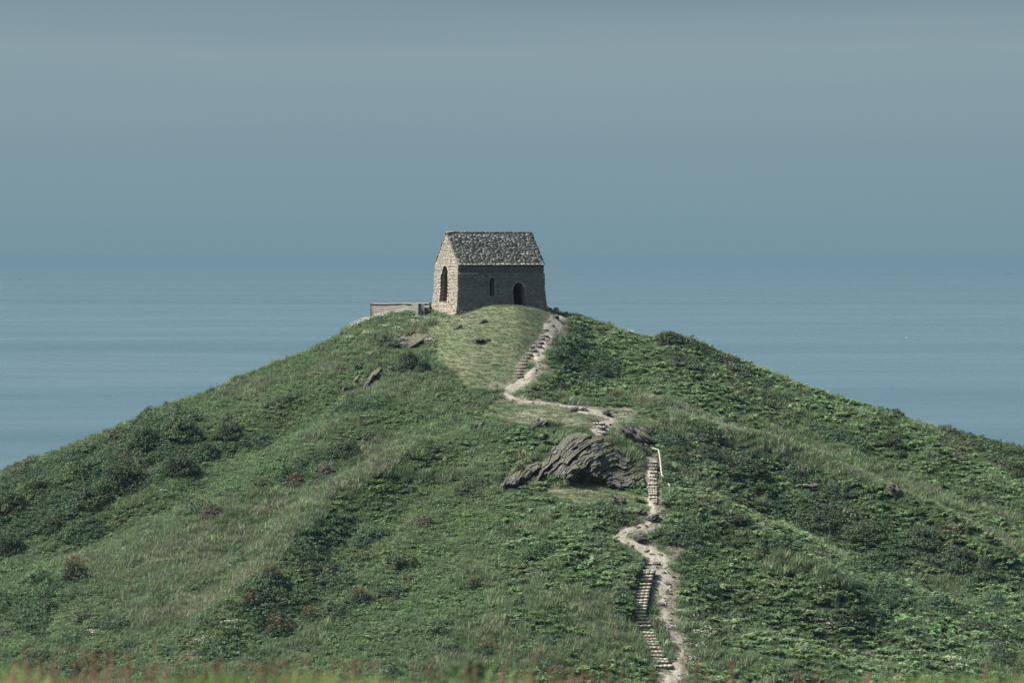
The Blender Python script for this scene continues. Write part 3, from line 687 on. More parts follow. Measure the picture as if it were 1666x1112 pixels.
# ------------------------------------------------------------------ rocks
def icos(sub):
    import bmesh
    bm = bmesh.new(); bmesh.ops.create_icosphere(bm, subdivisions=sub, radius=1.0)
    v = np.array([q.co[:] for q in bm.verts]); f = np.array([[q.index for q in p.verts] for p in bm.faces]); bm.free(); return v, f
ICO = {}
def rock_shape(size, sub=5, tilt=(0.5, 0.0, 0.85), lay=0.16, amp=0.10, seed=0, rough=0.18, power=0.75):
    if sub not in ICO: ICO[sub] = icos(sub)
    v, f = ICO[sub]; p = np.sign(v) * np.abs(v) ** power; p = p / np.linalg.norm(p, axis=1)[:, None] * (0.5 + 0.5 * np.linalg.norm(np.abs(v) ** power, axis=1)[:, None])
    qf = np.random.default_rng(seed + 77)
    for _ in range(11):
        nk = qf.normal(size=3); nk /= np.linalg.norm(nk); ex = np.maximum(p @ nk - qf.uniform(.55, .85), 0); p = p - ex[:, None] * nk * 0.92
    p = p * np.array(size); nrm = v.copy()
    big = fbm3(v[:, 0] * 1.4 + seed, v[:, 1] * 1.4, v[:, 2] * 1.4, seed, 3) - 0.5
    p = p + nrm * (big * 0.5 * min(size))[:, None]
    t = np.array(tilt, float); t /= np.linalg.norm(t)
    c = p @ t + 0.45 * (fbm3(p[:, 0] * .7, p[:, 1] * .7, p[:, 2] * .7, seed + 3, 3) - .5)
    q = c / lay; iq = np.floor(q); fr = q - iq
    a = np.cross(t, [0.3, 1, 0.1]); a /= np.linalg.norm(a); b2 = np.cross(t, a)
    h1 = vn(iq * 7.77, (p @ a) * 1.1 + iq * 3.3, seed + 8); h2 = vn(iq * 3.11 + 40, (p @ b2) * 1.1 + iq * 1.3, seed + 9)
    d = amp * ((h1 + h2 - 1.0) * 1.7 + 0.75 * (0.6 - fr)) + rough * 0.35 * (fbm3(p[:, 0] * 2.3, p[:, 1] * 2.3, p[:, 2] * 2.3, seed + 5, 4) - .5)
    return p + nrm * d[:, None], f
def rock(name, px, py, wpx, hpx, label, seed, depth=None, sub=5, sink=0.35, tilt=(-0.5, 0.1, 0.85), lay=0.14, amp=0.10, cat='rock', rz=0.0, roll=0.0, group=None, mid=True):
    g = hit(px, py); sc_ = g[1] / 4000; sx = wpx * sc_ / 2; sz = hpx * sc_ / 2 / (1 - sink * 0.5); sy = depth or sx * 0.75
    v, f = rock_shape((sx * .84, sy * .84, sz * .84), sub, tilt, lay, amp, seed)
    if sx > 0.35:
        v2, f2 = slab_set((sx, sy, sz), int(10 + 14 * sx), tilt, seed + 900, (0.04, 0.12), (0.5 * sx, 1.3 * sx)); f = [list(z) for z in f] + [[i + len(v) for i in z] for z in f2]; v = np.concatenate([v, v2])
    A = axes(rz, 0, roll); v = v @ A
    o = mesh_np(name, v, f, M['rock']); o.location = (g[0], g[1] + sy * 0.35, g[2] + sz * (1 - sink) * 0.75)
    tag(o, label, cat, group); ROCKS.append((o.location.x, o.location.y, sx, sy)); return o
def slab_set(size, n, tilt, seed, th=(0.06, 0.17), ln=(0.7, 2.1), flip=0.25):
    q = np.random.default_rng(seed); V = []; Fq = []; t = np.array(tilt, float); t /= np.linalg.norm(t); size = np.array(size)
    for i in range(n):
        d = q.normal(size=3); d[1] -= 0.7; d[2] += 0.25; d /= np.linalg.norm(d); c = d * size * q.uniform(.72, .99)
        nn = t + q.normal(size=3) * 0.08; nn /= np.linalg.norm(nn); a = np.cross(nn, [0.2, 1, 0.1] + q.normal(size=3) * .35); a /= np.linalg.norm(a); b = np.cross(nn, a)
        L = q.uniform(*ln) * .5; Wd = L * q.uniform(.35, .8); h = q.uniform(*th) * .5; m = q.integers(5, 8); an = np.sort(q.uniform(0, 2 * math.pi, m)); k = len(V)
        for s in (-1, 1):
            for g in an:
                r = 1 - (.18 * q.random() if s > 0 else .0); V.append(c + a * math.cos(g) * L * r + b * math.sin(g) * Wd * r + nn * h * s * q.uniform(.6, 1.2))
        Fq.append([k + j for j in range(m)][::-1]); Fq.append([k + m + j for j in range(m)])
        for j in range(m): Fq.append([k + j, k + (j + 1) % m, k + m + (j + 1) % m, k + m + j])
    return np.array(V), Fq
ROCKS = []
# bedded outcrop: a thick face of tilted slate layers growing out of the hillside
RELIEF = []
def outcrop(poly, ang, label, cat, depth, seed, crest, fall=0.42, rise=0.9, step=0.36, name='rock_outcrop', amp_=1.0):
    RELIEF.append(list(poly)); poly = np.array(poly, float); x0, y0 = poly.min(0) - 4; x1, y1 = poly.max(0) + 4
    cx_ = np.linspace(x0, x1, 46); cy_ = np.linspace(y0, y1, 26); YY = np.array([[hit(a, b)[1] for a in cx_] for b in cy_])
    for _ in range(3): YY[1:-1] = (YY[:-2] + 2 * YY[1:-1] + YY[2:]) / 4; YY[:, 1:-1] = (YY[:, :-2] + 2 * YY[:, 1:-1] + YY[:, 2:]) / 4
    U, V_ = np.meshgrid(np.arange(x0, x1, step), np.arange(y0, y1, step)); fi = (U - x0) / (x1 - x0) * 45; fj = (V_ - y0) / (y1 - y0) * 25
    i = np.clip(fi.astype(int), 0, 44); j = np.clip(fj.astype(int), 0, 24); fi -= i; fj -= j
    Yt = (YY[j, i] * (1 - fi) + YY[j, i + 1] * fi) * (1 - fj) + (YY[j + 1, i] * (1 - fi) + YY[j + 1, i + 1] * fi) * fj
    m = float(Yt.mean()) / 4000; X = (U - poly[:, 0].mean()) * m; Z = -(V_ - poly[:, 1].mean()) * m
    P = [((a - poly[:, 0].mean()) * m, -(b - poly[:, 1].mean()) * m) for a, b in poly]; P.append(P[0])
    wx = X + 0.9 * (fbm(X * 1.5, Z * 1.5, seed) - .5); wz = Z + 0.7 * (fbm(X * 1.2, Z * 1.2, seed + 1) - .5)
    dist, _, _ = line_dist([(*p, 0) for p in P], wx, wz); ins = inpoly(wx, wz, [tuple(p) for p in P[:-1]]); dist = np.where(ins, dist, -dist)
    th = np.radians(np.interp(U, [a for a, b in ang], [b for a, b in ang])) + 0.5 * (fbm(X * .5, Z * .5, seed + 2, 2) - .5)
    q = (Z * np.cos(th) - X * np.sin(th)) + 0.45 * (fbm(X * 1.3, Z * 1.3, seed + 3) - .5); al = X * np.cos(th) + Z * np.sin(th)
    B = np.minimum(dist * 1.5, depth) ; xc = (crest - poly[:, 0].mean()) * m
    B = np.minimum(B, np.where(X > xc, depth - fall * (X - xc), depth + rise * (X - xc) * .7)); B = B + 0.9 * depth * (fbm(X * .8, Z * .8, seed + 4, 3) - .5) * np.clip(dist, 0, 1) + 0.28 * np.clip(Z - Z.min() - .6, 0, 1.8) * np.clip(dist, 0, 1)
    B = np.maximum(B, 0.55 * np.clip(dist * 1.6, 0, 1)); D = 0
    for lay, amp, ln in ((0.50, 0.50, 0.95), (0.19, 0.20, 0.6), (0.085, 0.07, 0.4)):
        r = q / lay + 0.5 * vn(al / ln, q * 0 + 3, seed + 6); iq = np.floor(r); fr = r - iq
        c = al / ln + iq * 3.7 + 0.3 * vn(al * 3, iq, seed + 5); ic = np.floor(c); fc = c - ic
        h = _h(iq, ic, seed + int(lay * 100)); D = D + amp_ * amp * (h + 0.45 * (1 - fr) * 1.0 + 0.25 * (fc - .5) * (h - .5) * 4)
    B = B + D * np.clip(dist * 2.2 + 0.25, 0, 1) - 0.30 + 0.05 * (fbm(X * 9, Z * 9, seed + 9, 2) - .5)
    B = np.where(dist < 0, np.maximum(-0.5, -0.25 + dist * 1.5), B)
    Yv = Yt - B; s_, w_ = pix_sw(U, V_); pos = np.stack([s_ * Yv, Yv, EYE - w_ * Yv], -1); n1, n0 = U.shape
    idx = np.arange(n1 * n0).reshape(n1, n0); fc_ = np.stack([idx[1:, :-1], idx[1:, 1:], idx[:-1, 1:], idx[:-1, :-1]], -1).reshape(-1, 4)
    dk = (dist[:-1, :-1] > -0.22).ravel(); fc_ = fc_[dk]
    back = pos.copy(); back[..., 1] = Yt + 1.2; back = back.reshape(-1, 3); back[:, 2] -= .3
    allv = np.concatenate([pos.reshape(-1, 3), back]); allf = np.concatenate([fc_, fc_[:, ::-1] + n1 * n0])
    used = np.unique(allf); mp_ = np.full(len(allv), -1); mp_[used] = np.arange(len(used)); allv = allv[used]; allf = mp_[allf]
    # edge skirt
    e_ = {}
    for f4 in mp_[fc_]:
        for a, b in ((f4[0], f4[1]), (f4[1], f4[2]), (f4[2], f4[3]), (f4[3], f4[0])):
            if (b, a) in e_: del e_[(b, a)]
            else: e_[(a, b)] = 1
    nf = len(np.unique(fc_)); sk = np.array([[b, a, a + nf, b + nf] for a, b in e_])
    allf = np.concatenate([allf, sk]); g = hit(poly[:, 0].mean(), poly[:, 1].max())
    o = mesh_np(name, allv - g, allf, M['rock']); o.location = g; return tag(o, label, cat)
outcrop([(866, 775), (880, 752), (900, 722), (925, 706), (945, 701), (978, 710), (1003, 728), (1026, 742), (1050, 768), (1058, 786), (1054, 800), (1020, 798), (985, 790), (940, 788), (900, 782), (868, 786)],
        [(860, 58), (905, 50), (935, 34), (975, 20), (1015, 8), (1060, 18)], 'largest craggy slate outcrop with tilted dark layers beside the steps', 'rock outcrop', 1.45, 3, 935, fall=0.36)
outcrop([(811, 792), (824, 772), (846, 757), (872, 748), (884, 756), (880, 768), (862, 782), (842, 797), (824, 799)],
        [(810, 66), (870, 52)], 'low ribbed slate ledge reaching left from the foot of the largest outcrop', 'rock outcrop', 0.45, 13, 838, step=.4)
outcrop([(642, 563), (655, 549), (675, 541), (698, 542), (712, 549), (706, 556), (690, 562), (672, 567), (655, 567)], [(640, 52), (712, 30)],
        'smooth grey rock hump with white flowers on the grassy slope left below the chapel', 'rock', 0.95, 21, 690, name='rock', amp_=.55, fall=.2)
outcrop([(590, 632), (594, 616), (606, 601), (620, 595), (628, 598), (624, 608), (612, 622), (600, 632)], [(590, 62), (628, 50)],
        'largest of the three upright rocks on the left slope, dark on its right side', 'rock', 1.1, 23, 604, name='rock', amp_=.6, fall=.7)
outcrop([(571, 631), (572, 617), (581, 609), (590, 613), (589, 627), (580, 634)], [(570, 75), (590, 70)],
        'pale lichened rock in the middle of the three on the left slope', 'rock', 0.9, 24, 577, name='rock', amp_=.5, fall=.6, step=.3)
outcrop([(549, 638), (550, 625), (558, 616), (567, 623), (565, 637), (557, 641)], [(549, 75), (567, 70)],
        'leftmost of the three upright rocks on the left slope', 'rock', 0.9, 25, 556, name='rock', amp_=.5, fall=.6, step=.3)
rock('rock', 781, 558, 26, 9, 'small flat dark rock set in the turf below the middle of the chapel', 22, depth=.5, tilt=(0.2, 0, 0.9), lay=0.1, amp=0.05, roll=R(-8))
rock('rock', 583, 603, 16, 13, 'small dark rock just above the three upright rocks on the left slope', 26, depth=.4, tilt=(-0.8, 0, .5))
rock('rock', 1008, 823, 28, 17, 'dark pointed boulder below the flat turf under the large outcrop', 27, depth=.5, tilt=(0.3, 0, .9), roll=R(12))
rock('rock', 1037, 720, 66, 26, 'mossy slanting rock between the path and the white handrail', 28, depth=1.2, sub=6, sink=0.55, tilt=(0.3, -0.2, 0.9), roll=R(20), lay=0.16, amp=.1)
rock('rock', 874, 697, 36, 15, 'dark rock ledge in scrub left of the short middle flight', 29, depth=.8, tilt=(-0.4, -0.2, .9), roll=R(-12), sink=.5)
rock('rock', 898, 706, 16, 10, 'small dark rock just left of the top of the large outcrop', 30, depth=.4, roll=R(-20))
rock('rock', 1455, 808, 32, 20, 'lone dark rock with a pale top on the far right slope', 31, depth=.6, tilt=(0.3, -0.2, .9), roll=R(22))
rock('rock', 1318, 800, 40, 16, 'low rock with a pale flat top above the dark scrub on the right slope', 32, depth=.6, tilt=(0.1, -0.2, .9), roll=R(8))
rock('rock', 1080, 690, 20, 7, 'low stone at the right end of the path shelf', 33, depth=.4)
rock('rock', 1064, 850, 20, 13, 'rough stone block beside the path just below the outcrop steps', 34, depth=.4)
rock('rock', 1044, 838, 16, 9, 'small stone left of the foot of the outcrop steps', 35, depth=.3)
rock('rock', 1067, 922, 16, 9, 'rounded stone in the path at the head of the long flight', 36, depth=.3)
rock('rock', 1040, 916, 30, 7, 'low mossy stone lip left of the path at the head of the long flight', 37, depth=.3, roll=R(-5))
rock('rock', 1043, 882, 26, 12, 'dark ledge stone above the bend of the path', 38, depth=.5, roll=R(14))
rock('rock', 985, 676, 26, 6, 'flat stone lying in the wide part of the path above the outcrop', 39, depth=.4)
rock('rock', 942, 670, 28, 6, 'flat stone at the left edge of the wide part of the path', 40, depth=.4)
rock('rock', 903, 519, 15, 5, 'small dark stone at the top of the path beside the chapel corner', 41, depth=.25)
rock('rock', 790, 519+6, 20, 4, 'narrow dark stone in the turf directly below the small chapel window', 42, depth=.25)
rock('rock', 745, 535, 18, 4, 'thin dark stone in the turf below the near chapel corner', 43, depth=.25, roll=R(-12))
rock('rock', 776, 697, 30, 5, 'low brown rock edge in the scrub left of the path shelf', 44, depth=.3, roll=R(-18))
FL = np.array([(q[0], q[1]) for fw in FW for q in fw])
# loose stones along the path, individually
PEB = [(893, 524), (889, 538), (898, 531), (884, 549), (871, 563), (878, 557), (868, 570), (861, 577), (875, 580), (866, 566), (1050, 857), (1038, 861), (1016, 868), (1007, 876), (1030, 890), (1021, 885), (1062, 905), (1052, 899), (1074, 905), (1084, 917), (1092, 922), (1078, 935), (1086, 952), (1080, 975), (1092, 1000), (1100, 1022), (960, 682), (1002, 672), (1058, 843), (1069, 845), (972, 686), (990, 668), (921, 806), (976, 815), (1105, 1050), (1088, 1066), (1094, 940), (1078, 955), (1090, 968), (1076, 985), (1086, 1012)]
pv, pf = rock_shape((1, .8, .5), 3, (-.3, 0, .9), 0.5, 0.12, 88)
pm = None
for i, (a, b) in enumerate(PEB):
    g = hit(a, b); s = rng.uniform(0.10, 0.24)
    if pm is None: o = mesh_np('path_stone', pv, pf, M['rock']); pm = o
    else: o = pm.copy(); COL.objects.link(o)
    o.location = (g[0], g[1], g[2] + s * 0.2); o.scale = (s * 1.2, s, s * 0.8); o.rotation_euler = (0, 0, rng.uniform(0, 6))
    tag(o, 'small loose stone lying on or beside the worn path', 'stone', 'loose stones along the path')

# ------------------------------------------------------------------ plant prototypes
def leaves(n, r, h, ls, seed, shell=0.55, up=0.35, lumps=0.3, asp=0.55, floor=0.0):
    q = np.random.default_rng(seed); d = q.normal(size=(n, 3)); d[:, 2] = np.abs(d[:, 2]); d /= np.linalg.norm(d, axis=1)[:, None]
    lump = 1 + lumps * 2 * (fbm3(d[:, 0] * 2.2 + seed, d[:, 1] * 2.2, d[:, 2] * 2.2, seed, 3) - .5)
    rad = shell + (1 - shell) * q.random(n) ** 0.6
    c = d * (rad * lump)[:, None] * np.array([r, r, h]); c[:, 2] += floor
    nn = d * 0.75 + q.normal(size=(n, 3)) * 0.55; nn[:, 2] += up; nn /= np.linalg.norm(nn, axis=1)[:, None]
    t = np.cross(nn, q.normal(size=(n, 3))); t /= np.linalg.norm(t, axis=1)[:, None] + 1e-9; b = np.cross(nn, t)
    s = ls * q.uniform(0.6, 1.4, n)[:, None]
    V = np.stack([c - t * s, c - b * s * asp + nn * s * .15, c + t * s, c + b * s * asp + nn * s * .15], 1).reshape(-1, 3)
    return V, np.arange(4 * n).reshape(n, 4)
def blades(n, r, h, w, seed, lean=0.5, curve=0.5, tilt=None):
    q = np.random.default_rng(seed); a = q.uniform(0, 6.28, n); rr = r * np.sqrt(q.random(n)); x, y = rr * np.cos(a), rr * np.sin(a)
    b = q.uniform(0, 6.28, n); L = h * q.uniform(0.55, 1.25, n); le = lean * q.uniform(0.3, 1.3, n) * L; wx, wy = np.cos(b + 1.57) * w, np.sin(b + 1.57) * w
    dx, dy = np.cos(b) * le + (0.25 * L if tilt else 0), np.sin(b) * le
    P0 = np.stack([x - wx, y - wy, 0 * x], 1); P1 = np.stack([x + wx, y + wy, 0 * x], 1)
    P2 = np.stack([x + wx * .7 + dx * .4, y + wy * .7 + dy * .4, L * .6], 1); P3 = np.stack([x - wx * .7 + dx * .4, y - wy * .7 + dy * .4, L * .6], 1)
    P4 = np.stack([x + dx, y + dy, L * (1 - .15 * curve)], 1)
    V = np.concatenate([P0, P1, P2, P3, P4]); i = np.arange(n)
    Fq = [list(z) for z in np.stack([i, i + n, i + 2 * n, i + 3 * n], 1)] + [list(z) for z in np.stack([i + 3 * n, i + 2 * n, i + 4 * n], 1)]
    return V, Fq
def fronds(n, r, h, seed):
    """bracken: arching fronds, each a feathered strip of leaflets"""
    q = np.random.default_rng(seed); V = []; Fq = []
    for i in range(n):
        a = q.uniform(0, 6.28); L = r * q.uniform(.7, 1.2); hh = h * q.uniform(.7, 1.2); d = np.array([math.cos(a), math.sin(a)]); s = np.array([-d[1], d[0]])
        for j in range(7):
            t = (j + 1) / 7; c = d * L * t; z = hh * math.sin(t * 2.3) * 0.95; w = 0.17 * (1.15 - t) + 0.02
            for sg in (-1, 1):
                k = len(V); e = d * 0.045
                V += [(*(c - e), z), (*(c + e), z + 0.01), (*(c + e * .8 + s * sg * w), z - 0.04 + q.uniform(-.03, .03)), (*(c - e * .4 + s * sg * w), z - 0.05 + q.uniform(-.03, .03))]
                Fq.append([k, k + 1, k + 2, k + 3])
    return np.array(V), Fq
def lumpy(nl, per, r, h, lr, ls, seed, asp=.6, up=.35):
    q = np.random.default_rng(seed); V = []; Fq = []; k = 0
    for i in range(nl):
        a = q.uniform(0, 6.28); rr = r * math.sqrt(q.random()); z = h * (1 - (rr / r) ** 2) * q.uniform(.35, 1.0); s_ = lr * q.uniform(.6, 1.3)
        v, f = leaves(per, s_, s_ * .8, ls, seed * 50 + i, shell=.6, up=up, lumps=.3, asp=asp); V.append(v + [rr * math.cos(a), rr * math.sin(a), z]); Fq.append(f + k); k += len(v)
    return np.concatenate(V), np.concatenate(Fq)
PROTO = {}
def proto(kind, items, mat):
    c = bpy.data.collections.new('prototype_' + kind)
    for i, (v, f) in enumerate(items):
        o = mesh_np('%s_form' % kind, v, f, mat); COL.objects.unlink(o); c.objects.link(o)
    PROTO[kind] = c
proto('bramble', [lumpy(12, 26, 0.52, 0.26, 0.15, 0.052, s, .6, .6) for s in (1, 2, 3, 4, 5)], M['leaf'])
proto('bracken', [fronds(17, 0.42, 0.40, s) for s in (5, 6, 7)], M['leaf'])
def mixed(v1, f1, v2, f2):
    V = np.concatenate([v1, v2]); return V, [list(q) for q in f1] + [[i + len(v1) for i in q] for q in f2]
proto('gorse', [lumpy(15, 30, 0.58, 0.48, 0.19, 0.052, s, .5, .3) for s in (8, 9, 10, 11)], M['leaf'])
proto('tussock', [blades(110, 0.36, 0.30, 0.013, s, .8) for s in (11, 12, 13, 14)], M['grass'])
proto('turf', [blades(90, 0.30, 0.09, 0.012, s, .9) for s in (15, 16, 17)], M['grass'])
def stalks(n, seed, r=0.25, h=0.8):
    q = np.random.default_rng(seed); parts = []
    for i in range(n):
        x, y = q.normal(0, r, 2); L = h * q.uniform(.6, 1.2); dx, dy = q.normal(0, .06, 2)
        parts.append(tube([(x, y, 0), (x + dx, y + dy, L)], [0.012, 0.006], 3)); v, f = leaves(14, 0.035, L * 0.35, 0.03, seed + i, asp=.5); parts.append((v + [x + dx * .8, y + dy * .8, L * .66], [list(z) for z in f]))
    return join(parts)
proto('stalk', [stalks(4, s) for s in (21, 22, 23)], M['leaf'])
def umbels(n, seed):
    q = np.random.default_rng(seed); V = []; Fq = []
    for i in range(n):
        x, y = q.normal(0, .3, 2); z = q.uniform(.35, .55); 
        for j in range(5):
            a = q.uniform(0, 6.28); r = q.uniform(0, .06); s = q.uniform(.018, .034); c = (x + r * math.cos(a), y + r * math.sin(a), z + q.uniform(-.02, .02)); k = len(V)
            V += [(c[0] - s, c[1] - s, c[2]), (c[0] + s, c[1] - s, c[2] - .01), (c[0] + s, c[1] + s, c[2] + .01), (c[0] - s, c[1] + s, c[2])]; Fq.append([k, k + 1, k + 2, k + 3])
    return np.array(V), Fq
proto('umbel', [umbels(14, s) for s in (31, 32, 33)], M['leaf'])

def scatter(name, kind, P, scale, rot, col, label, cat=None, tilt=None):
    """one 'stuff' object: a point for every plant, forms placed by geometry nodes"""
    n = len(P); me = bpy.data.meshes.new(name); me.vertices.add(n); me.vertices.foreach_set('co', np.asarray(P, np.float32).ravel())
    rt = np.zeros((n, 3)) if tilt is None else np.array(tilt, float); rt[:, 2] = rot
    for an, ty, va in (('scl', 'FLOAT_VECTOR', scale), ('rot', 'FLOAT_VECTOR', rt), ('col', 'FLOAT_COLOR', np.concatenate([col, np.ones((n, 1))], 1))):
        a = me.attributes.new(an, ty, 'POINT'); a.data.foreach_set('color' if ty == 'FLOAT_COLOR' else 'vector', np.asarray(va, np.float32).ravel())
    o = bpy.data.objects.new(name, me); COL.objects.link(o)
    g = bpy.data.node_groups.new(name + '_nodes', 'GeometryNodeTree'); g.interface.new_socket('Geometry', in_out='INPUT', socket_type='NodeSocketGeometry'); g.interface.new_socket('Geometry', in_out='OUTPUT', socket_type='NodeSocketGeometry')
    gi = g.nodes.new('NodeGroupInput'); go = g.nodes.new('NodeGroupOutput'); ci = g.nodes.new('GeometryNodeCollectionInfo'); ci.inputs['Collection'].default_value = PROTO[kind]; ci.inputs['Separate Children'].default_value = True; ci.inputs['Reset Children'].default_value = True
    ip = g.nodes.new('GeometryNodeInstanceOnPoints'); ip.inputs['Pick Instance'].default_value = True
    ri = g.nodes.new('FunctionNodeRandomValue'); ri.data_type = 'INT'; ri.inputs[4].default_value = 0; ri.inputs[5].default_value = 20
    def na(nm, t):
        q = g.nodes.new('GeometryNodeInputNamedAttribute'); q.data_type = t; q.inputs[0].default_value = nm; return q.outputs[0]
    L = g.links.new
    L(gi.outputs[0], ip.inputs['Points']); L(ci.outputs[0], ip.inputs['Instance']); L(ri.outputs[2], ip.inputs['Instance Index'])
    er = g.nodes.new('FunctionNodeEulerToRotation'); L(na('rot', 'FLOAT_VECTOR'), er.inputs[0]); L(er.outputs[0], ip.inputs['Rotation']); L(na('scl', 'FLOAT_VECTOR'), ip.inputs['Scale']); L(ip.outputs[0], go.inputs[0])
    m = o.modifiers.new('plants', 'NODES'); m.node_group = g
    tag(o, label, cat, kind='stuff'); return o

# ------------------------------------------------------------------ where each kind of cover grows
def grid_pts(step, x0=-52, x1=52, y0=134, y1=207):
    X, Y = np.meshgrid(np.arange(x0, x1, step), np.arange(y0, y1, step)); X = X.ravel() + rng.uniform(-.5, .5, X.size) * step; Y = Y.ravel() + rng.uniform(-.5, .5, Y.size) * step
    return X, Y
def blocked(x, y, grow=0.0):
    a, b = ch_local(x, y); m = (a > -0.5 - grow) & (a < CL + 0.5 + grow) & (b > -0.5 - grow) & (b < CW + 0.5 + grow)
    for rx, ry, sx_, sy_ in ROCKS:
        if sx_ > .3 and grow > .05: m |= (np.abs(x - rx) < sx_ * .9) & (y > ry - sy_ - .45) & (y < ry + sy_ * .8)
    m |= path_mask(x, y, grow)
    if grow > 0.05:
        for q in (0.35, 0.7, 1.05): m |= path_mask(x, y + q, grow * .5 - 0.05)
    return m
OUT_POLY = [(872, 774), (884, 752), (904, 722), (925, 708), (945, 704), (978, 712), (1003, 732), (1026, 745), (1048, 770), (1054, 786), (1050, 794), (1020, 792), (985, 785), (940, 784), (900, 778)]
IN_POLY = OUT_POLY
DARK = [  # scrub: polygon in the photograph, strength
    ([(0, 790), (90, 745), (180, 715), (235, 680), (305, 670), (315, 710), (290, 760), (245, 795), (180, 815), (110, 850), (40, 890), (0, 915)], 1.05),
    ([(300, 720), (420, 680), (480, 700), (440, 740), (350, 790), (300, 790)], 0.45),
    ([(500, 720), (590, 700), (620, 730), (560, 770), (510, 790), (440, 800)], 0.45),
    ([(430, 620), (520, 620), (560, 660), (480, 700), (400, 690)], 0.4),
    ([(395, 960), (500, 860), (560, 840), (620, 860), (560, 930), (590, 980), (540, 1010), (430, 1040), (380, 1010)], 0.45),
    ([(1140, 745), (1200, 745), (1310, 765), (1390, 800), (1350, 830), (1250, 815), (1160, 775)], 0.9),
    ([(1240, 820), (1330, 800), (1450, 850), (1530, 870), (1610, 930), (1600, 950), (1520, 925), (1440, 900), (1380, 870), (1260, 850)], 0.85),
    ([(1060, 855), (1150, 860), (1260, 920), (1340, 975), (1280, 990), (1180, 960), (1120, 950), (1080, 905)], 0.6),
    ([(1060, 545), (1100, 533), (1180, 575), (1230, 605), (1200, 625), (1120, 590), (1060, 575)], 0.55),
    ([(900, 560), (1000, 580), (1010, 620), (960, 640), (900, 640), (870, 610)], 0.3),
    ([(1380, 655), (1480, 690), (1560, 712), (1666, 735), (1666, 775), (1560, 745), (1450, 705)], 0.5),
    ([(1300, 675), (1400, 700), (1480, 730), (1470, 750), (1380, 730)], 0.6),
    ([(840, 695), (890, 690), (900, 715), (850, 740), (800, 750)], 0.5),
    ([(920, 825), (1000, 830), (1060, 850), (1000, 870), (920, 850)], 0.5),
    ([(1010, 700), (1120, 720), (1110, 780), (1085, 790), (1060, 740), (1020, 730)], 0.5),
    ([(0, 960), (120, 980), (250, 1040), (200, 1100), (0, 1100)], 0.45),
    ([(1400, 960), (1666, 980), (1666, 1090), (1450, 1060), (1380, 1000)], 0.4),
    ([(990, 930), (1022, 945), (1010, 1000), (992, 1000)], 0.5),
    ([(640, 590), (700, 590), (700, 610), (640, 610)], 0.5)]
PALE = [([(560, 540), (640, 520), (715, 520), (735, 560), (730, 640), (660, 620), (600, 590)], 0.55), ([(300, 850), (420, 800), (560, 730), (680, 700), (700, 720), (600, 790), (510, 850), (470, 900), (420, 960), (330, 1010), (250, 1010), (180, 960), (120, 930), (200, 890)], 0.85),
        ([(1040, 690), (1150, 720), (1300, 760), (1450, 800), (1600, 880), (1666, 900), (1666, 850), (1450, 760), (1250, 690), (1100, 670)], 0.6),
        ([(660, 560), (760, 640), (800, 680), (700, 700), (600, 700), (620, 650)], 0.35),
        ([(1070, 920), (1100, 920), (1130, 1060), (1090, 1080), (1065, 1000)], 0.9),
        ([(850, 1000), (1000, 960), (1020, 1040), (980, 1100), (700, 1090), (750, 1030)], 0.5),
        ([(300, 640), (480, 590), (560, 560), (560, 600), (430, 640), (330, 670)], 0.5)]
LIME = [([(560, 790), (680, 725), (700, 740), (640, 800), (700, 850), (800, 830), (860, 860), (700, 930), (580, 960), (480, 1000), (440, 960), (560, 880)], 0.7)]
def on_rock(px, py):
    m = np.zeros(np.shape(px), bool)
    for p in RELIEF[1:]: m |= inpoly(px, py, p) | inpoly(px, py - 5, p) | inpoly(px, py - 9, p)
    return m
def field(px, py, x, y, lst, s):
    jx = px + 22 * (fbm(x / 3, y / 3, s) - .5) * 2; jy = py + 14 * (fbm(x / 3, y / 3, s + 4) - .5) * 2; m = np.zeros(np.shape(px))
    for p, k in lst: m = np.maximum(m, inpoly(jx, jy, p) * k)
    return m
X, Y = grid_pts(0.37); Z = H(X, Y); PX, PY = to_pix(X, Y, Z)
keep = ~on_rock(PX, PY) & (PX > -60) & (PX < 1726) & (PY < 1150) & ~blocked(X, Y, 0.12) & (soil_at(X, Y) < 0.15 + 0.5 * rng.random(len(X))) & ~inpoly(PX, PY, OUT_POLY); X, Y, Z, PX, PY = X[keep], Y[keep], Z[keep], PX[keep], PY[keep]
turf = np.zeros(len(X), bool); jx = PX + 14 * (fbm(X / 1.5, Y / 1.5, 31) - .5) * 2; jy = PY + 7 * (fbm(X / 1.5, Y / 1.5, 33) - .5) * 2
jx = jx + rng.normal(0, 9, len(X)); jy = jy + rng.normal(0, 5, len(X))
for p in TURF: turf |= inpoly(jx, jy, p) | inpoly(jx, jy - 12, p)
hz = (1 / np.sqrt(1 + ((H(X + .4, Y) - H(X - .4, Y)) / .8) ** 2 + ((H(X, Y + .4) - H(X, Y - .4)) / .8) ** 2))
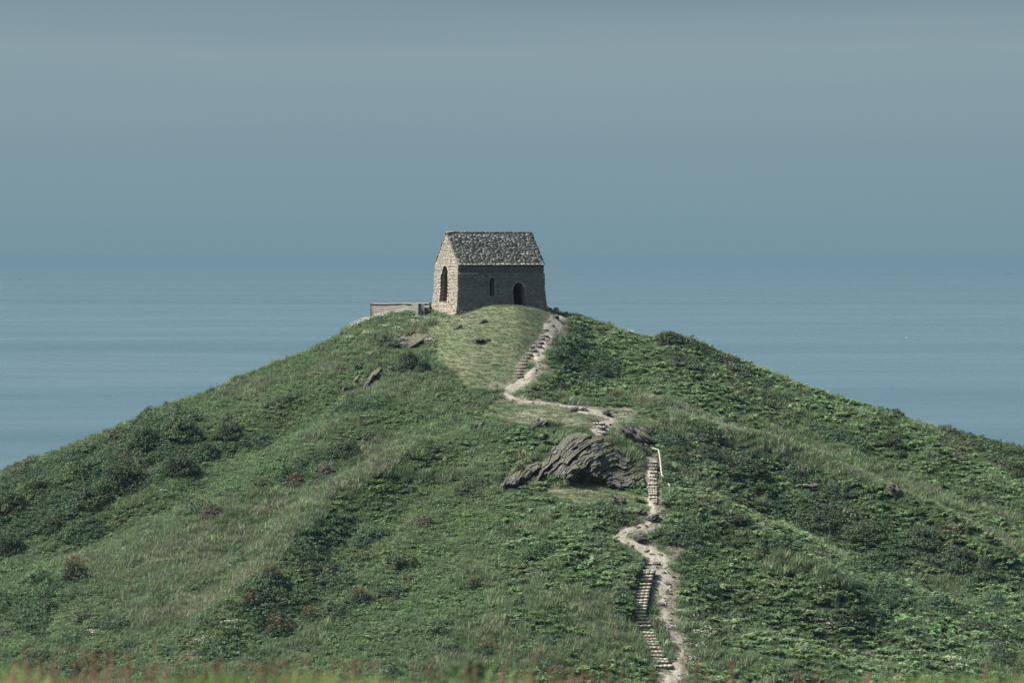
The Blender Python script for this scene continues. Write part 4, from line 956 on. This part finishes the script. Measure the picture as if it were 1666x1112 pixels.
# noise drawn out down the fall of the slope
ra = np.where(X < 3, R(28), R(-24)); sxx = X * np.cos(ra) + Y * np.sin(ra); syy = -X * np.sin(ra) + Y * np.cos(ra)
la, lb = ch_local(X, Y); turf |= (la > -1.2) & (la < CL + .8) & (lb > -7) & (lb < 0.5)
nD = fbm(sxx / 5.5, syy / 2.2, 51, 4, .55); nP = fbm(sxx / 6, syy / 1.9, 61, 4, .55); nS = fbm(X / 1.1, Y / 1.1, 81, 3)
dark = field(PX, PY, X, Y, DARK, 91); pale = field(PX, PY, X, Y, PALE, 95); lime = field(PX, PY, X, Y, LIME, 99)
side = np.where(PX > 870, 0.03, 0.0)
fd = dark * 0.56 - 0.10 + (nD - 0.5) * 1.7 + (nS - .5) * 1.1 - pale * 0.25 - lime * .15
fp = pale * 0.70 + 0.05 + (nP - 0.5) * 1.9 + (nS - .5) * 0.8 - dark * 0.3
kind = np.full(len(X), 1)                                       # 1 bracken / bramble
kind[fp > 0.34] = 2                                             # tussock grass
kind[fd > 0.33] = 3; kind[(fd > 0.24) & (rng.random(len(X)) < .3)] = 3                                             # scrub
kind[turf] = 0
def colv(n, base, var, hue=0.06):
    b = np.array(base)[None] * rng.uniform(1 - var, 1 + var, (n, 1)); return b * (1 + rng.uniform(-hue, hue, (n, 3)))
def lerp(a, b, t): return np.array(a)[None] * (1 - t[:, None]) + np.array(b)[None] * t[:, None]
near = sstep(0, 40, PY - np.interp(PX, SKY_PX[:, 0], SKY_PX[:, 1]))
def put(name, knd, m, smin, smax, flat, base, label, var=.22, sink=0.04):
    n = m.sum(); s = rng.uniform(smin, smax, n) * (0.7 + 0.6 * nS[m]) * 1.15; s3 = np.stack([s * rng.uniform(.85, 1.2, n), s * rng.uniform(.85, 1.2, n), s * flat * rng.uniform(.75, 1.3, n)], 1)
    c = base(m) * rng.uniform(1 - var, 1 + var, (n, 1)) * (1 + rng.uniform(-.07, .07, (n, 3)))
    P = np.stack([X[m], Y[m], Z[m] - sink], 1)
    return scatter(name, knd, P, s3, rng.uniform(0, 6.28, n), c, label, None, tilt=rng.normal(0, .12, (n, 3)))
brown = np.clip((fbm(X / 2.5, Y / 2.5, 121) - .52) * 5, 0, 1)
GREEN, DGREEN, LIMEC, BROWN, STRAW = (0.145, 0.226, 0.112), (0.086, 0.136, 0.080), (0.185, 0.272, 0.115), (0.160, 0.158, 0.115), (0.245, 0.262, 0.188)
def c_brk(m): return lerp(GREEN, LIMEC, np.clip(lime[m] * 1.1 * (nP[m] * 1.4), 0, 1)) * (0.75 + 0.5 * nP[m])[:, None] * (1 - .35 * brown[m][:, None]) + np.array(BROWN)[None] * .35 * brown[m][:, None]
def c_tus(m): return lerp((0.145, 0.212, 0.118), STRAW, np.clip(fp[m] * 0.8 - .1 + rng.normal(0, .12, m.sum()), 0, 1))
def c_scr(m): return lerp(DGREEN, (0.120, 0.122, 0.092), brown[m] * .5)
half = rng.random(len(X)) < 0.38
put('bracken', 'bracken', (kind == 1) & half & (PX > 820), .6, .95, .8, c_brk, 'green bracken covering the right and middle slopes of the hill')
put('undergrowth', 'bramble', (kind == 1) & ~(half & (PX > 820)), .48, .82, .75, c_brk, 'leafy green undergrowth covering the flanks of the hill')
put('rough_grass', 'tussock', (kind == 2), .8, 1.3, 1.1, c_tus, 'pale rough grass in streaks down the hillside')
put('scrub', 'gorse', (kind == 3), .55, 1.1, .95, c_scr, 'dark low scrub thickets in the folds of the hillside', sink=.02)
# finer grass between everything
X2, Y2 = grid_pts(0.33); Z2 = H(X2, Y2); PX2, PY2 = to_pix(X2, Y2, Z2); kp = ~on_rock(PX2, PY2) & (PX2 > -60) & (PX2 < 1726) & (PY2 < 1150) & ~blocked(X2, Y2, 0.02) & (soil_at(X2, Y2) < 0.25 + 0.85 * rng.random(len(X2)))
t2 = np.zeros(len(X2), bool); j2 = PX2 + 14 * (fbm(X2 / 1.5, Y2 / 1.5, 31) - .5) * 2; k2 = PY2 + 7 * (fbm(X2 / 1.5, Y2 / 1.5, 33) - .5) * 2
for p in TURF: t2 |= inpoly(j2, k2, p)
la, lb = ch_local(X2, Y2); t2 |= (la > -1.2) & (la < CL + .8) & (lb > -7) & (lb < 0.5)
m = kp & (t2 | inpoly(PX2, PY2, OUT_POLY)); n = m.sum(); b2 = fbm(X2[m] / 1.7, Y2[m] / 1.7, 131)
scatter('turf_grass', 'turf', np.stack([X2[m], Y2[m], Z2[m] - .01], 1), np.stack([rng.uniform(.7, 1.2, n)] * 2 + [rng.uniform(.4, 1.1, n)], 1), rng.uniform(0, 6.28, n),
        lerp((0.108, 0.150, 0.086), (0.162, 0.182, 0.122), np.clip(b2 * 1.6 - .3, 0, 1)) * rng.uniform(.8, 1.2, (n, 1)), 'short cropped turf on the knoll and ledges along the path')
m = kp & ~t2 & (rng.random(len(X2)) < 0.7) & ~inpoly(PX2, PY2, IN_POLY); n = m.sum(); b2 = fbm(X2[m] / 2.2, Y2[m] / 2.2, 137)
scatter('meadow_grass', 'tussock', np.stack([X2[m], Y2[m], Z2[m] - .03], 1), np.stack([rng.uniform(.6, 1.1, n)] * 2 + [rng.uniform(.6, 1.3, n)], 1), rng.uniform(0, 6.28, n),
        lerp((0.120, 0.195, 0.105), (0.178, 0.222, 0.138), b2) * rng.uniform(.75, 1.25, (n, 1)), 'mixed green grass growing between the bracken and scrub')
# white flowers and dead stalks
def clusters(lst, dens, seed):
    P = []
    for a, b, ra_, rb, n in lst:
        for i in range(n):
            g = hit(a + rng.normal(0, ra_ / 2), b + rng.normal(0, rb / 2)); P.append(g)
    return np.array(P)
FLW = [(580, 524, 14, 5, 12), (600, 520, 16, 4, 14), (625, 518, 16, 4, 12), (655, 512, 20, 5, 12), (690, 523, 14, 5, 12), (675, 530, 16, 7, 10), (645, 540, 26, 8, 10), (655, 558, 14, 6, 16), (640, 552, 12, 4, 8), (570, 553, 18, 4, 8), (600, 546, 10, 3, 5), (720, 513, 14, 3, 5), (605, 580, 8, 3, 3),
       (600, 683, 8, 4, 2), (378, 1024, 8, 6, 6), (330, 1050, 18, 8, 5), (318, 1074, 12, 3, 3), (382, 1072, 5, 2, 2), (1230, 978, 8, 4, 3), (1335, 1015, 50, 10, 10), (1300, 1000, 20, 6, 5), (1350, 1030, 14, 5, 5), (1413, 1070, 5, 2, 2), (1548, 1080, 14, 4, 4), (1554, 1093, 10, 4, 4), (1145, 1038, 20, 8, 12), (1130, 1055, 24, 8, 8), (1117, 1008, 14, 8, 4), (1125, 1080, 16, 6, 5), (1018, 548, 8, 3, 2), (757, 742, 4, 4, 1), (268, 806, 3, 2, 1), (150, 1035, 6, 2, 2), (1298, 960, 60, 12, 2), (1085, 1030, 14, 10, 4), (700, 560, 10, 6, 4)]
P = clusters(FLW, 1, 0); n = len(P)
scatter('wildflowers', 'umbel', P - [0, 0, .05], np.stack([rng.uniform(.5, 1.0, n)] * 3, 1), rng.uniform(0, 6.28, n), colv(n, (0.55, 0.56, 0.50), .15), 'white umbel wildflowers in drifts near the chapel wall and lower slopes')
STK = [(1320, 870, 60, 14, 14), (1540, 870, 30, 12, 12), (1600, 850, 40, 40, 8), (1400, 830, 60, 20, 8), (1250, 830, 60, 20, 7), (1160, 895, 60, 30, 6), (1330, 980, 30, 10, 4), (1490, 1060, 10, 6, 3), (300, 620, 60, 10, 3), (220, 900, 60, 40, 5), (1340, 900, 40, 20, 8), (1600, 1000, 50, 50, 5), (1100, 890, 20, 20, 3), (1080, 640, 60, 30, 4), (1450, 780, 80, 20, 6)]
P = clusters(STK, 1, 0); n = len(P)
scatter('dead_stalks', 'stalk', P - [0, 0, .05], np.stack([rng.uniform(.6, 1.0, n)] * 3, 1), rng.uniform(0, 6.28, n), colv(n, (0.15, 0.125, 0.105), .2), 'dry brown flower stalks standing above the bracken')

# ------------------------------------------------------------------ single bushes
M['bush_dark'] = leaf_mat('dark_evergreen_leaves', False, (0.050, 0.076, 0.050), .5, .2, (0.082, 0.118, 0.070))
M['bush_mid'] = leaf_mat('mid_green_leaves', False, (0.072, 0.112, 0.060), .5, .25, (0.108, 0.158, 0.082))
M['bush_brown'] = leaf_mat('brown_twiggy_leaves', False, (0.105, 0.094, 0.076), .8, .1, (0.125, 0.130, 0.090))
M['blossom'] = leaf_mat('rust_blossom', False, (0.15, 0.100, 0.058), .6, .1, (0.19, 0.14, 0.075))
BM = {}
def bush(px, py, wpx, hpx, kind_, label, name='bush', group=None, depth=0.9):
    g = hit(px, py); s = g[1] / 4000; r = wpx * s / 2; h = hpx * s * 0.95
    if kind_ not in BM:
        mt = {'dark': 'bush_dark', 'mid': 'bush_mid', 'brown': 'bush_brown', 'gorse': 'bush_dark'}[kind_]
        A = lumpy(110, 52, .88, .82, 0.22, 0.040, 300 + len(BM), .6, .3); fo = mesh_np('foliage', A[0], A[1], M[mt]); COL.objects.unlink(fo)
        st = []
        for i in range(9):
            a = i * .7; st.append(tube([(0, 0, -.1), (.3 * math.cos(a), .3 * math.sin(a), .35), (.62 * math.cos(a + .3), .62 * math.sin(a + .3), .72)], [.035, .022, .01], 4))
        sm = mesh_np('stem', *join(st), M['bark']); COL.objects.unlink(sm); bl = None
        if kind_ == 'gorse':
            q = np.random.default_rng(5); B = []
            for i in range(26):
                aa = q.uniform(0, 6.28); rq = .8 * math.sqrt(q.random()); v, f = leaves(22, .11, .09, .035, 500 + i); B.append((v + [rq * math.cos(aa), rq * math.sin(aa) - .1, .98 - .75 * rq ** 2], [list(z) for z in f]))
            bl = mesh_np('blossom', *join(B), M['blossom']); COL.objects.unlink(bl)
        BM[kind_] = (fo, sm, bl)
    o = empty(name, (g[0], g[1] + r * .3, g[2] - 0.05), label, 'bush' if name != 'gorse_bush' else 'gorse', group, rng.uniform(0, 6.28) if kind_ != 'gorse' else rng.uniform(-.6, .6))
    o.scale = (r, r * depth, h)
    for q in BM[kind_]:
        if q is not None: c = q.copy(); COL.objects.link(c); c.parent = o
BU = [(664, 608, 56, 46, 'dark', 'round dark bush alone on the turf left of the path, below the grey rock hump'),
      (689, 607, 34, 27, 'dark', 'smaller dark bush touching the right side of the round bush on the turf'),
      (270, 658, 16, 13, 'brown', 'small twiggy scrub standing against the sea on the left skyline'),
      (415, 604, 16, 9, 'dark', 'small dark bush on the left skyline halfway up to the chapel'),
      (290, 715, 90, 46, 'mid', 'broad leafy bush highest in the left thicket, just below the skyline'),
      (235, 735, 80, 50, 'dark', 'dark bush on the left side of the broad leafy bush in the left thicket'),
      (290, 775, 80, 44, 'dark', 'dark bush at the lower right corner of the left thicket'),
      (200, 800, 100, 60, 'dark', 'big dark bush on the lower edge of the left thicket above the pale grass'),
      (150, 828, 90, 48, 'dark', 'dark bush low in the left thicket'),
      (130, 780, 90, 40, 'mid', 'green bush in the middle of the left thicket'),
      (60, 810, 90, 40, 'mid', 'leafy green bush near the left edge of the photo'),
      (15, 840, 80, 50, 'dark', 'dark bush cut by the left edge of the photo'),
      (12, 905, 70, 45, 'dark', 'lowest dark bush at the left edge of the photo'),
      (80, 870, 60, 34, 'dark', 'low dark bush on the left slope below the thicket'),
      (375, 715, 70, 34, 'dark', 'dark bush in the scrub to the right of the left thicket'),
      (335, 745, 50, 30, 'dark', 'small dark bush between the left thicket and the pale grass'),
      (565, 745, 60, 34, 'dark', 'dark bush standing along the gully left of the pale grass ridge'),
      (530, 778, 60, 30, 'brown', 'brownish bush at the head of the pale grass slope'),
      (515, 860, 30, 22, 'dark', 'small dark bush at the top end of the brown edge beside the pale grass'),
      (480, 790, 56, 24, 'brown', 'rusty brown low bush in the pale grass of the left slope'),
      (345, 845, 50, 30, 'brown', 'grey brown twiggy bush in the middle of the left grass slope'),
      (690, 858, 40, 22, 'brown', 'grey brown bush in the middle of the central slope'),
      (845, 770, 24, 20, 'brown', 'twiggy brown bush at the left foot of the large outcrop'),
      (1215, 772, 86, 32, 'dark', 'dark bush directly right of the handrail at the left end of the right gully'),
      (1290, 786, 70, 30, 'dark', 'dark bush above the low pale-topped rock on the right slope'),
      (1350, 815, 60, 30, 'dark', 'dark bush just right of the low pale-topped rock'),
      (1150, 745, 60, 26, 'dark', 'dark leafy bush a little right of the handrail top'),
      (1100, 745, 44, 24, 'mid', 'green bush touching the handrail on its right'),
      (1330, 862, 90, 36, 'dark', 'dark bush in the middle of the right gully'),
      (1420, 880, 90, 36, 'dark', 'dark bush in the right gully left of the stalks'),
      (1500, 890, 90, 40, 'dark', 'dark bush in the right gully under the dry stalks'),
      (1560, 930, 80, 50, 'dark', 'dark bush low in the right gully'),
      (1605, 938, 40, 40, 'dark', 'upright dark bush closing the right end of the gully'),
      (1090, 560, 72, 26, 'dark', 'dark rounded scrub forming the hump on the right skyline'),
      (1130, 572, 50, 22, 'dark', 'dark scrub just right of the hump on the right skyline'),
      (1650, 775, 50, 30, 'dark', 'dark bush on the skyline at the right edge of the photo'),
      (1440, 725, 70, 24, 'dark', 'dark bush on the upper right slope below the skyline'),
      (935, 600, 40, 22, 'dark', 'dark green bush right of the top flight of steps'),
      (975, 612, 50, 26, 'dark', 'dark green bush farther right of the top flight of steps'),
      (915, 637, 34, 18, 'dark', 'dark bush on the slope above the bend of the upper path'),
      (1010, 985, 30, 30, 'dark', 'dark bush leaning beside the left edge of the long flight'),
      (1160, 1075, 50, 20, 'dark', 'low dark bush right of the foot of the long flight')]
for b_ in BU: bush(*b_)
GO = [(120, 948, 50, 44, 'isolated gorse bush with rusty tops on the lower left slope'),
      (346, 637, 24, 10, 'rusty gorse patch on the left skyline'),
      (452, 1034, 56, 30, 'lowest left gorse bush with orange brown blossom'),
      (585, 982, 40, 28, 'gorse bush with bright orange brown tops in the centre of the lower slope'),
      (440, 950, 50, 34, 'gorse bush at the upper end of the left gorse row beside pale grass'),
      (505, 1010, 44, 24, 'gorse bush in the gap between the lowest left and central gorse bushes'),
      (771, 962, 24, 26, 'small lone gorse bush with a rusty crown on the lower central slope'),
      (795, 1066, 56, 22, 'low spreading gorse bush near the bottom centre of the photo'),
      (405, 990, 40, 26, 'leftmost gorse bush of the row beside the pale grass')]
for a, b, c, d, e_ in GO: bush(a, b, c, d, 'gorse', e_, 'gorse_bush')

# ------------------------------------------------------------------ boats
def boat(px, py, length, label, mat, heading, seed=0):
    s, w = pix_sw(px, py); Yd = EYE / w; o = empty('boat', (s * Yd, Yd, 0), label, 'boat', rz=heading); L, B = length, length * 0.22; D = length * .10
    xs_ = np.linspace(-.5, .5, 9); V = []; Fq = []
    for t in xs_:
        b = B / 2 * (1 - max(0, (t + .0) * 2) ** 2.2) if t > 0 else B / 2 * (1 - .25 * (-t * 2) ** 3); b = max(b, .02); sh = D * (1 + .5 * max(0, t * 2) ** 2)
        V += [(t * L, -b, sh), (t * L, -b * .7, -D * .5), (t * L, b * .7, -D * .5), (t * L, b, sh)]
    for i in range(8):
        for k in range(4): Fq.append([4 * i + k, 4 * i + (k + 1) % 4, 4 * i + 4 + (k + 1) % 4, 4 * i + 4 + k])
    Fq += [[0, 1, 2, 3], [35, 34, 33, 32]]; mesh_np('hull', V, Fq, mat, o)
    v, f = boxes_mesh([((-.12 * L, 0, D + L * .06), (L * .13, B * .32, L * .06), np.eye(3), 0), ((-.15 * L, 0, D + L * .15), (L * .07, B * .25, L * .03), np.eye(3), 0)]); mesh_np('cabin', v, f, mat, o)
    mesh_np('mast', *tube([(-.1 * L, 0, D + L * .1), (-.1 * L, 0, D + L * .34)], L * .008), mat, o)
boat(1643, 446, 38, 'faint dark ship near the horizon at the right edge of the photo', M['hull_dark'], R(8))
boat(32, 455.5, 24, 'faint dark boat near the horizon at the left edge of the photo', M['hull_dark'], R(-6))
boat(1475.5, 550, 3.6, 'tiny white boat on the sea above the right slope', M['hull_white'], R(25))

# ------------------------------------------------------------------ foreground verge
def gh(x, y): return H(x, y)
proto('verge', [blades(46, 0.16, 0.17, 0.0035, s, .7) for s in (41, 42, 43, 44)], M['grass'])
def seedheads(n, seed):
    q = np.random.default_rng(seed); parts = []
    for i in range(n):
        x, y = q.normal(0, .08, 2); L = q.uniform(.16, .27); dx = q.uniform(-.03, .05); parts.append(tube([(x, y, 0), (x + dx, y, L)], [.0014, .001], 3)); v, f = leaves(16, .008, .045, .007, seed + i); parts.append((v + [x + dx, y, L - .03], [list(z) for z in f]))
    return join(parts)
proto('seedhead', [seedheads(5, s) for s in (51, 52, 53)], M['grass'])
n = 6500; fx = rng.uniform(-4.2, 4.2, n); fy = rng.uniform(6.5, 15.5, n); b2 = fbm(fx / .7, fy / 1.2, 141)
hs = 0.55 + 1.0 * fbm(fx / .9, fy * 0 + 3, 143)
scatter('verge_grass', 'verge', np.stack([fx, fy, gh(fx, fy) - .01], 1), np.stack([rng.uniform(.8, 1.3, n)] * 2 + [rng.uniform(.5, 1.1, n) * hs ** 1.8], 1), rng.uniform(0, 6.28, n),
        lerp((0.085, 0.155, 0.045), (0.175, 0.210, 0.090), np.clip(b2 * 1.8 - .45, 0, 1)) * rng.uniform(.7, 1.25, (n, 1)), 'blurred bright green grass along the bottom edge of the photo')
n = 260; fx = rng.uniform(-4, 4, n); fy = rng.uniform(9, 14, n)
scatter('grass_seedheads', 'seedhead', np.stack([fx, fy, gh(fx, fy)], 1), np.stack([rng.uniform(.8, 1.15, n)] * 3, 1), rng.uniform(0, 6.28, n), colv(n, (0.20, 0.14, 0.10), .3), 'blurred pinkish brown grass seedheads above the verge')
M['sorrel'] = leaf_mat('sorrel_seed', False, (0.15, 0.080, 0.058), .5, .2, (0.19, 0.115, 0.08))
M['stem_green'] = NT('green_stem').base((0.12, 0.14, 0.06), .7, .2)
M['yellow'] = NT('yellow_petals').base((0.38, 0.33, 0.10), .6, .2)
def ground_on_ray(px, Yd): s = pix_sw(px, 1090)[0]; return np.array([s * Yd, Yd, float(gh(s * Yd, Yd))])
SOR = [(42, 1048), (68, 1054), (87, 1068), (155, 1052), (210, 1056), (250, 1072), (288, 1070), (335, 1082), (366, 1078), (390, 1074), (430, 1072), (560, 1076), (577, 1070), (672, 1070), (700, 1078), (868, 1058), (905, 1082), (915, 1068), (930, 1080), (985, 1072), (1012, 1082), (1112, 1062), (1132, 1070), (1190, 1072), (1306, 1096), (850, 1076), (450, 1080), (120, 1078), (20, 1076), (1060, 1086), (1150, 1086), (950, 1066)]
sm_ = mesh_np('stem', *tube([(0, 0, -.05), (.01, 0, .5), (0, 0, 1.0)], [.010, .008, .005], 5), M['stem_green']); COL.objects.unlink(sm_)
pts = []
for i in range(9):
    v, f = leaves(34, .045 - .002 * i, .05, .016, 700 + i); a = i * 2.4; pts.append((v + [.03 * math.cos(a), .03 * math.sin(a), .52 + .05 * i], [list(z) for z in f]))
sd_ = mesh_np('seed_spike', *join(pts), M['sorrel']); COL.objects.unlink(sd_)
for a, b in SOR:
    Yd = rng.uniform(10.5, 12.5); g = ground_on_ray(a, Yd); zt = EYE - pix_sw(a, b)[1] * Yd; h = max(zt - g[2], 0.12)
    o = empty('sorrel_plant', g, 'blurred rust red sorrel spike rising from the verge at the bottom of the photo', 'sorrel', 'sorrel spikes in the foreground grass', rng.uniform(0, 6))
    o.scale = (.20, .20, h); 
    for q in (sm_, sd_): c = q.copy(); COL.objects.link(c); c.parent = o
YEL = [(470, 1090), (485, 1096), (830, 1102), (855, 1094), (895, 1100), (148, 1096), (110, 1100)]
v, f = leaves(9, .4, .25, .35, 801); fl = mesh_np('flower', v, f, M['yellow']); COL.objects.unlink(fl)
for a, b in YEL:
    Yd = rng.uniform(9.8, 11.5); g = ground_on_ray(a, Yd); zt = EYE - pix_sw(a, b)[1] * Yd; h = max(zt - g[2], .05)
    o = empty('buttercup', g, 'blurred yellow buttercup in the verge at the bottom of the photo', 'flower', 'buttercups in the foreground grass')
    c = sm_.copy(); COL.objects.link(c); c.parent = o; c.scale = (.25, .25, h)
    c = fl.copy(); COL.objects.link(c); c.parent = o; c.scale = (.016, .016, .016); c.location = (0, 0, h)
# one leafy weed
v, f = leaves(420, .085, .11, .014, 811, lumps=.4); g = ground_on_ray(757, 11.3); g = g + [0, 0, .0]
o = mesh_np('leafy_weed', v * 1.15, f, M['bush_mid']); o.location = (g[0], g[1], EYE - pix_sw(757, 1112)[1] * 11.3 + .0); tag(o, 'blurred dark green leafy weed in the foreground grass left of centre', 'weed')

# ------------------------------------------------------------------ haze over the sea
hz_m = bpy.data.materials.new('haze_air'); hz_m.use_nodes = True; t = hz_m.node_tree; t.nodes.clear()
ho = t.nodes.new('ShaderNodeOutputMaterial'); pv_ = t.nodes.new('ShaderNodeVolumePrincipled'); t.links.new(pv_.outputs[0], ho.inputs['Volume'])
pv_.inputs['Color'].default_value = (0.180, 0.300, 0.385, 1); pv_.inputs['Density'].default_value = 0.00013; pv_.inputs['Anisotropy'].default_value = 0.0
Bx = 260000.0; z0, z1 = -15.5, EYE + 2.7
V = [(-Bx, -Bx, z0), (Bx, -Bx, z0), (Bx, Bx, z0), (-Bx, Bx, z0), (-Bx, -Bx, z1), (Bx, -Bx, z1), (Bx, Bx, z1), (-Bx, Bx, z1)]
hzo = mesh_np('haze', V, [[0, 3, 2, 1], [4, 5, 6, 7], [0, 1, 5, 4], [1, 2, 6, 5], [2, 3, 7, 6], [3, 0, 4, 7]], hz_m); tag(hzo, kind='stuff')
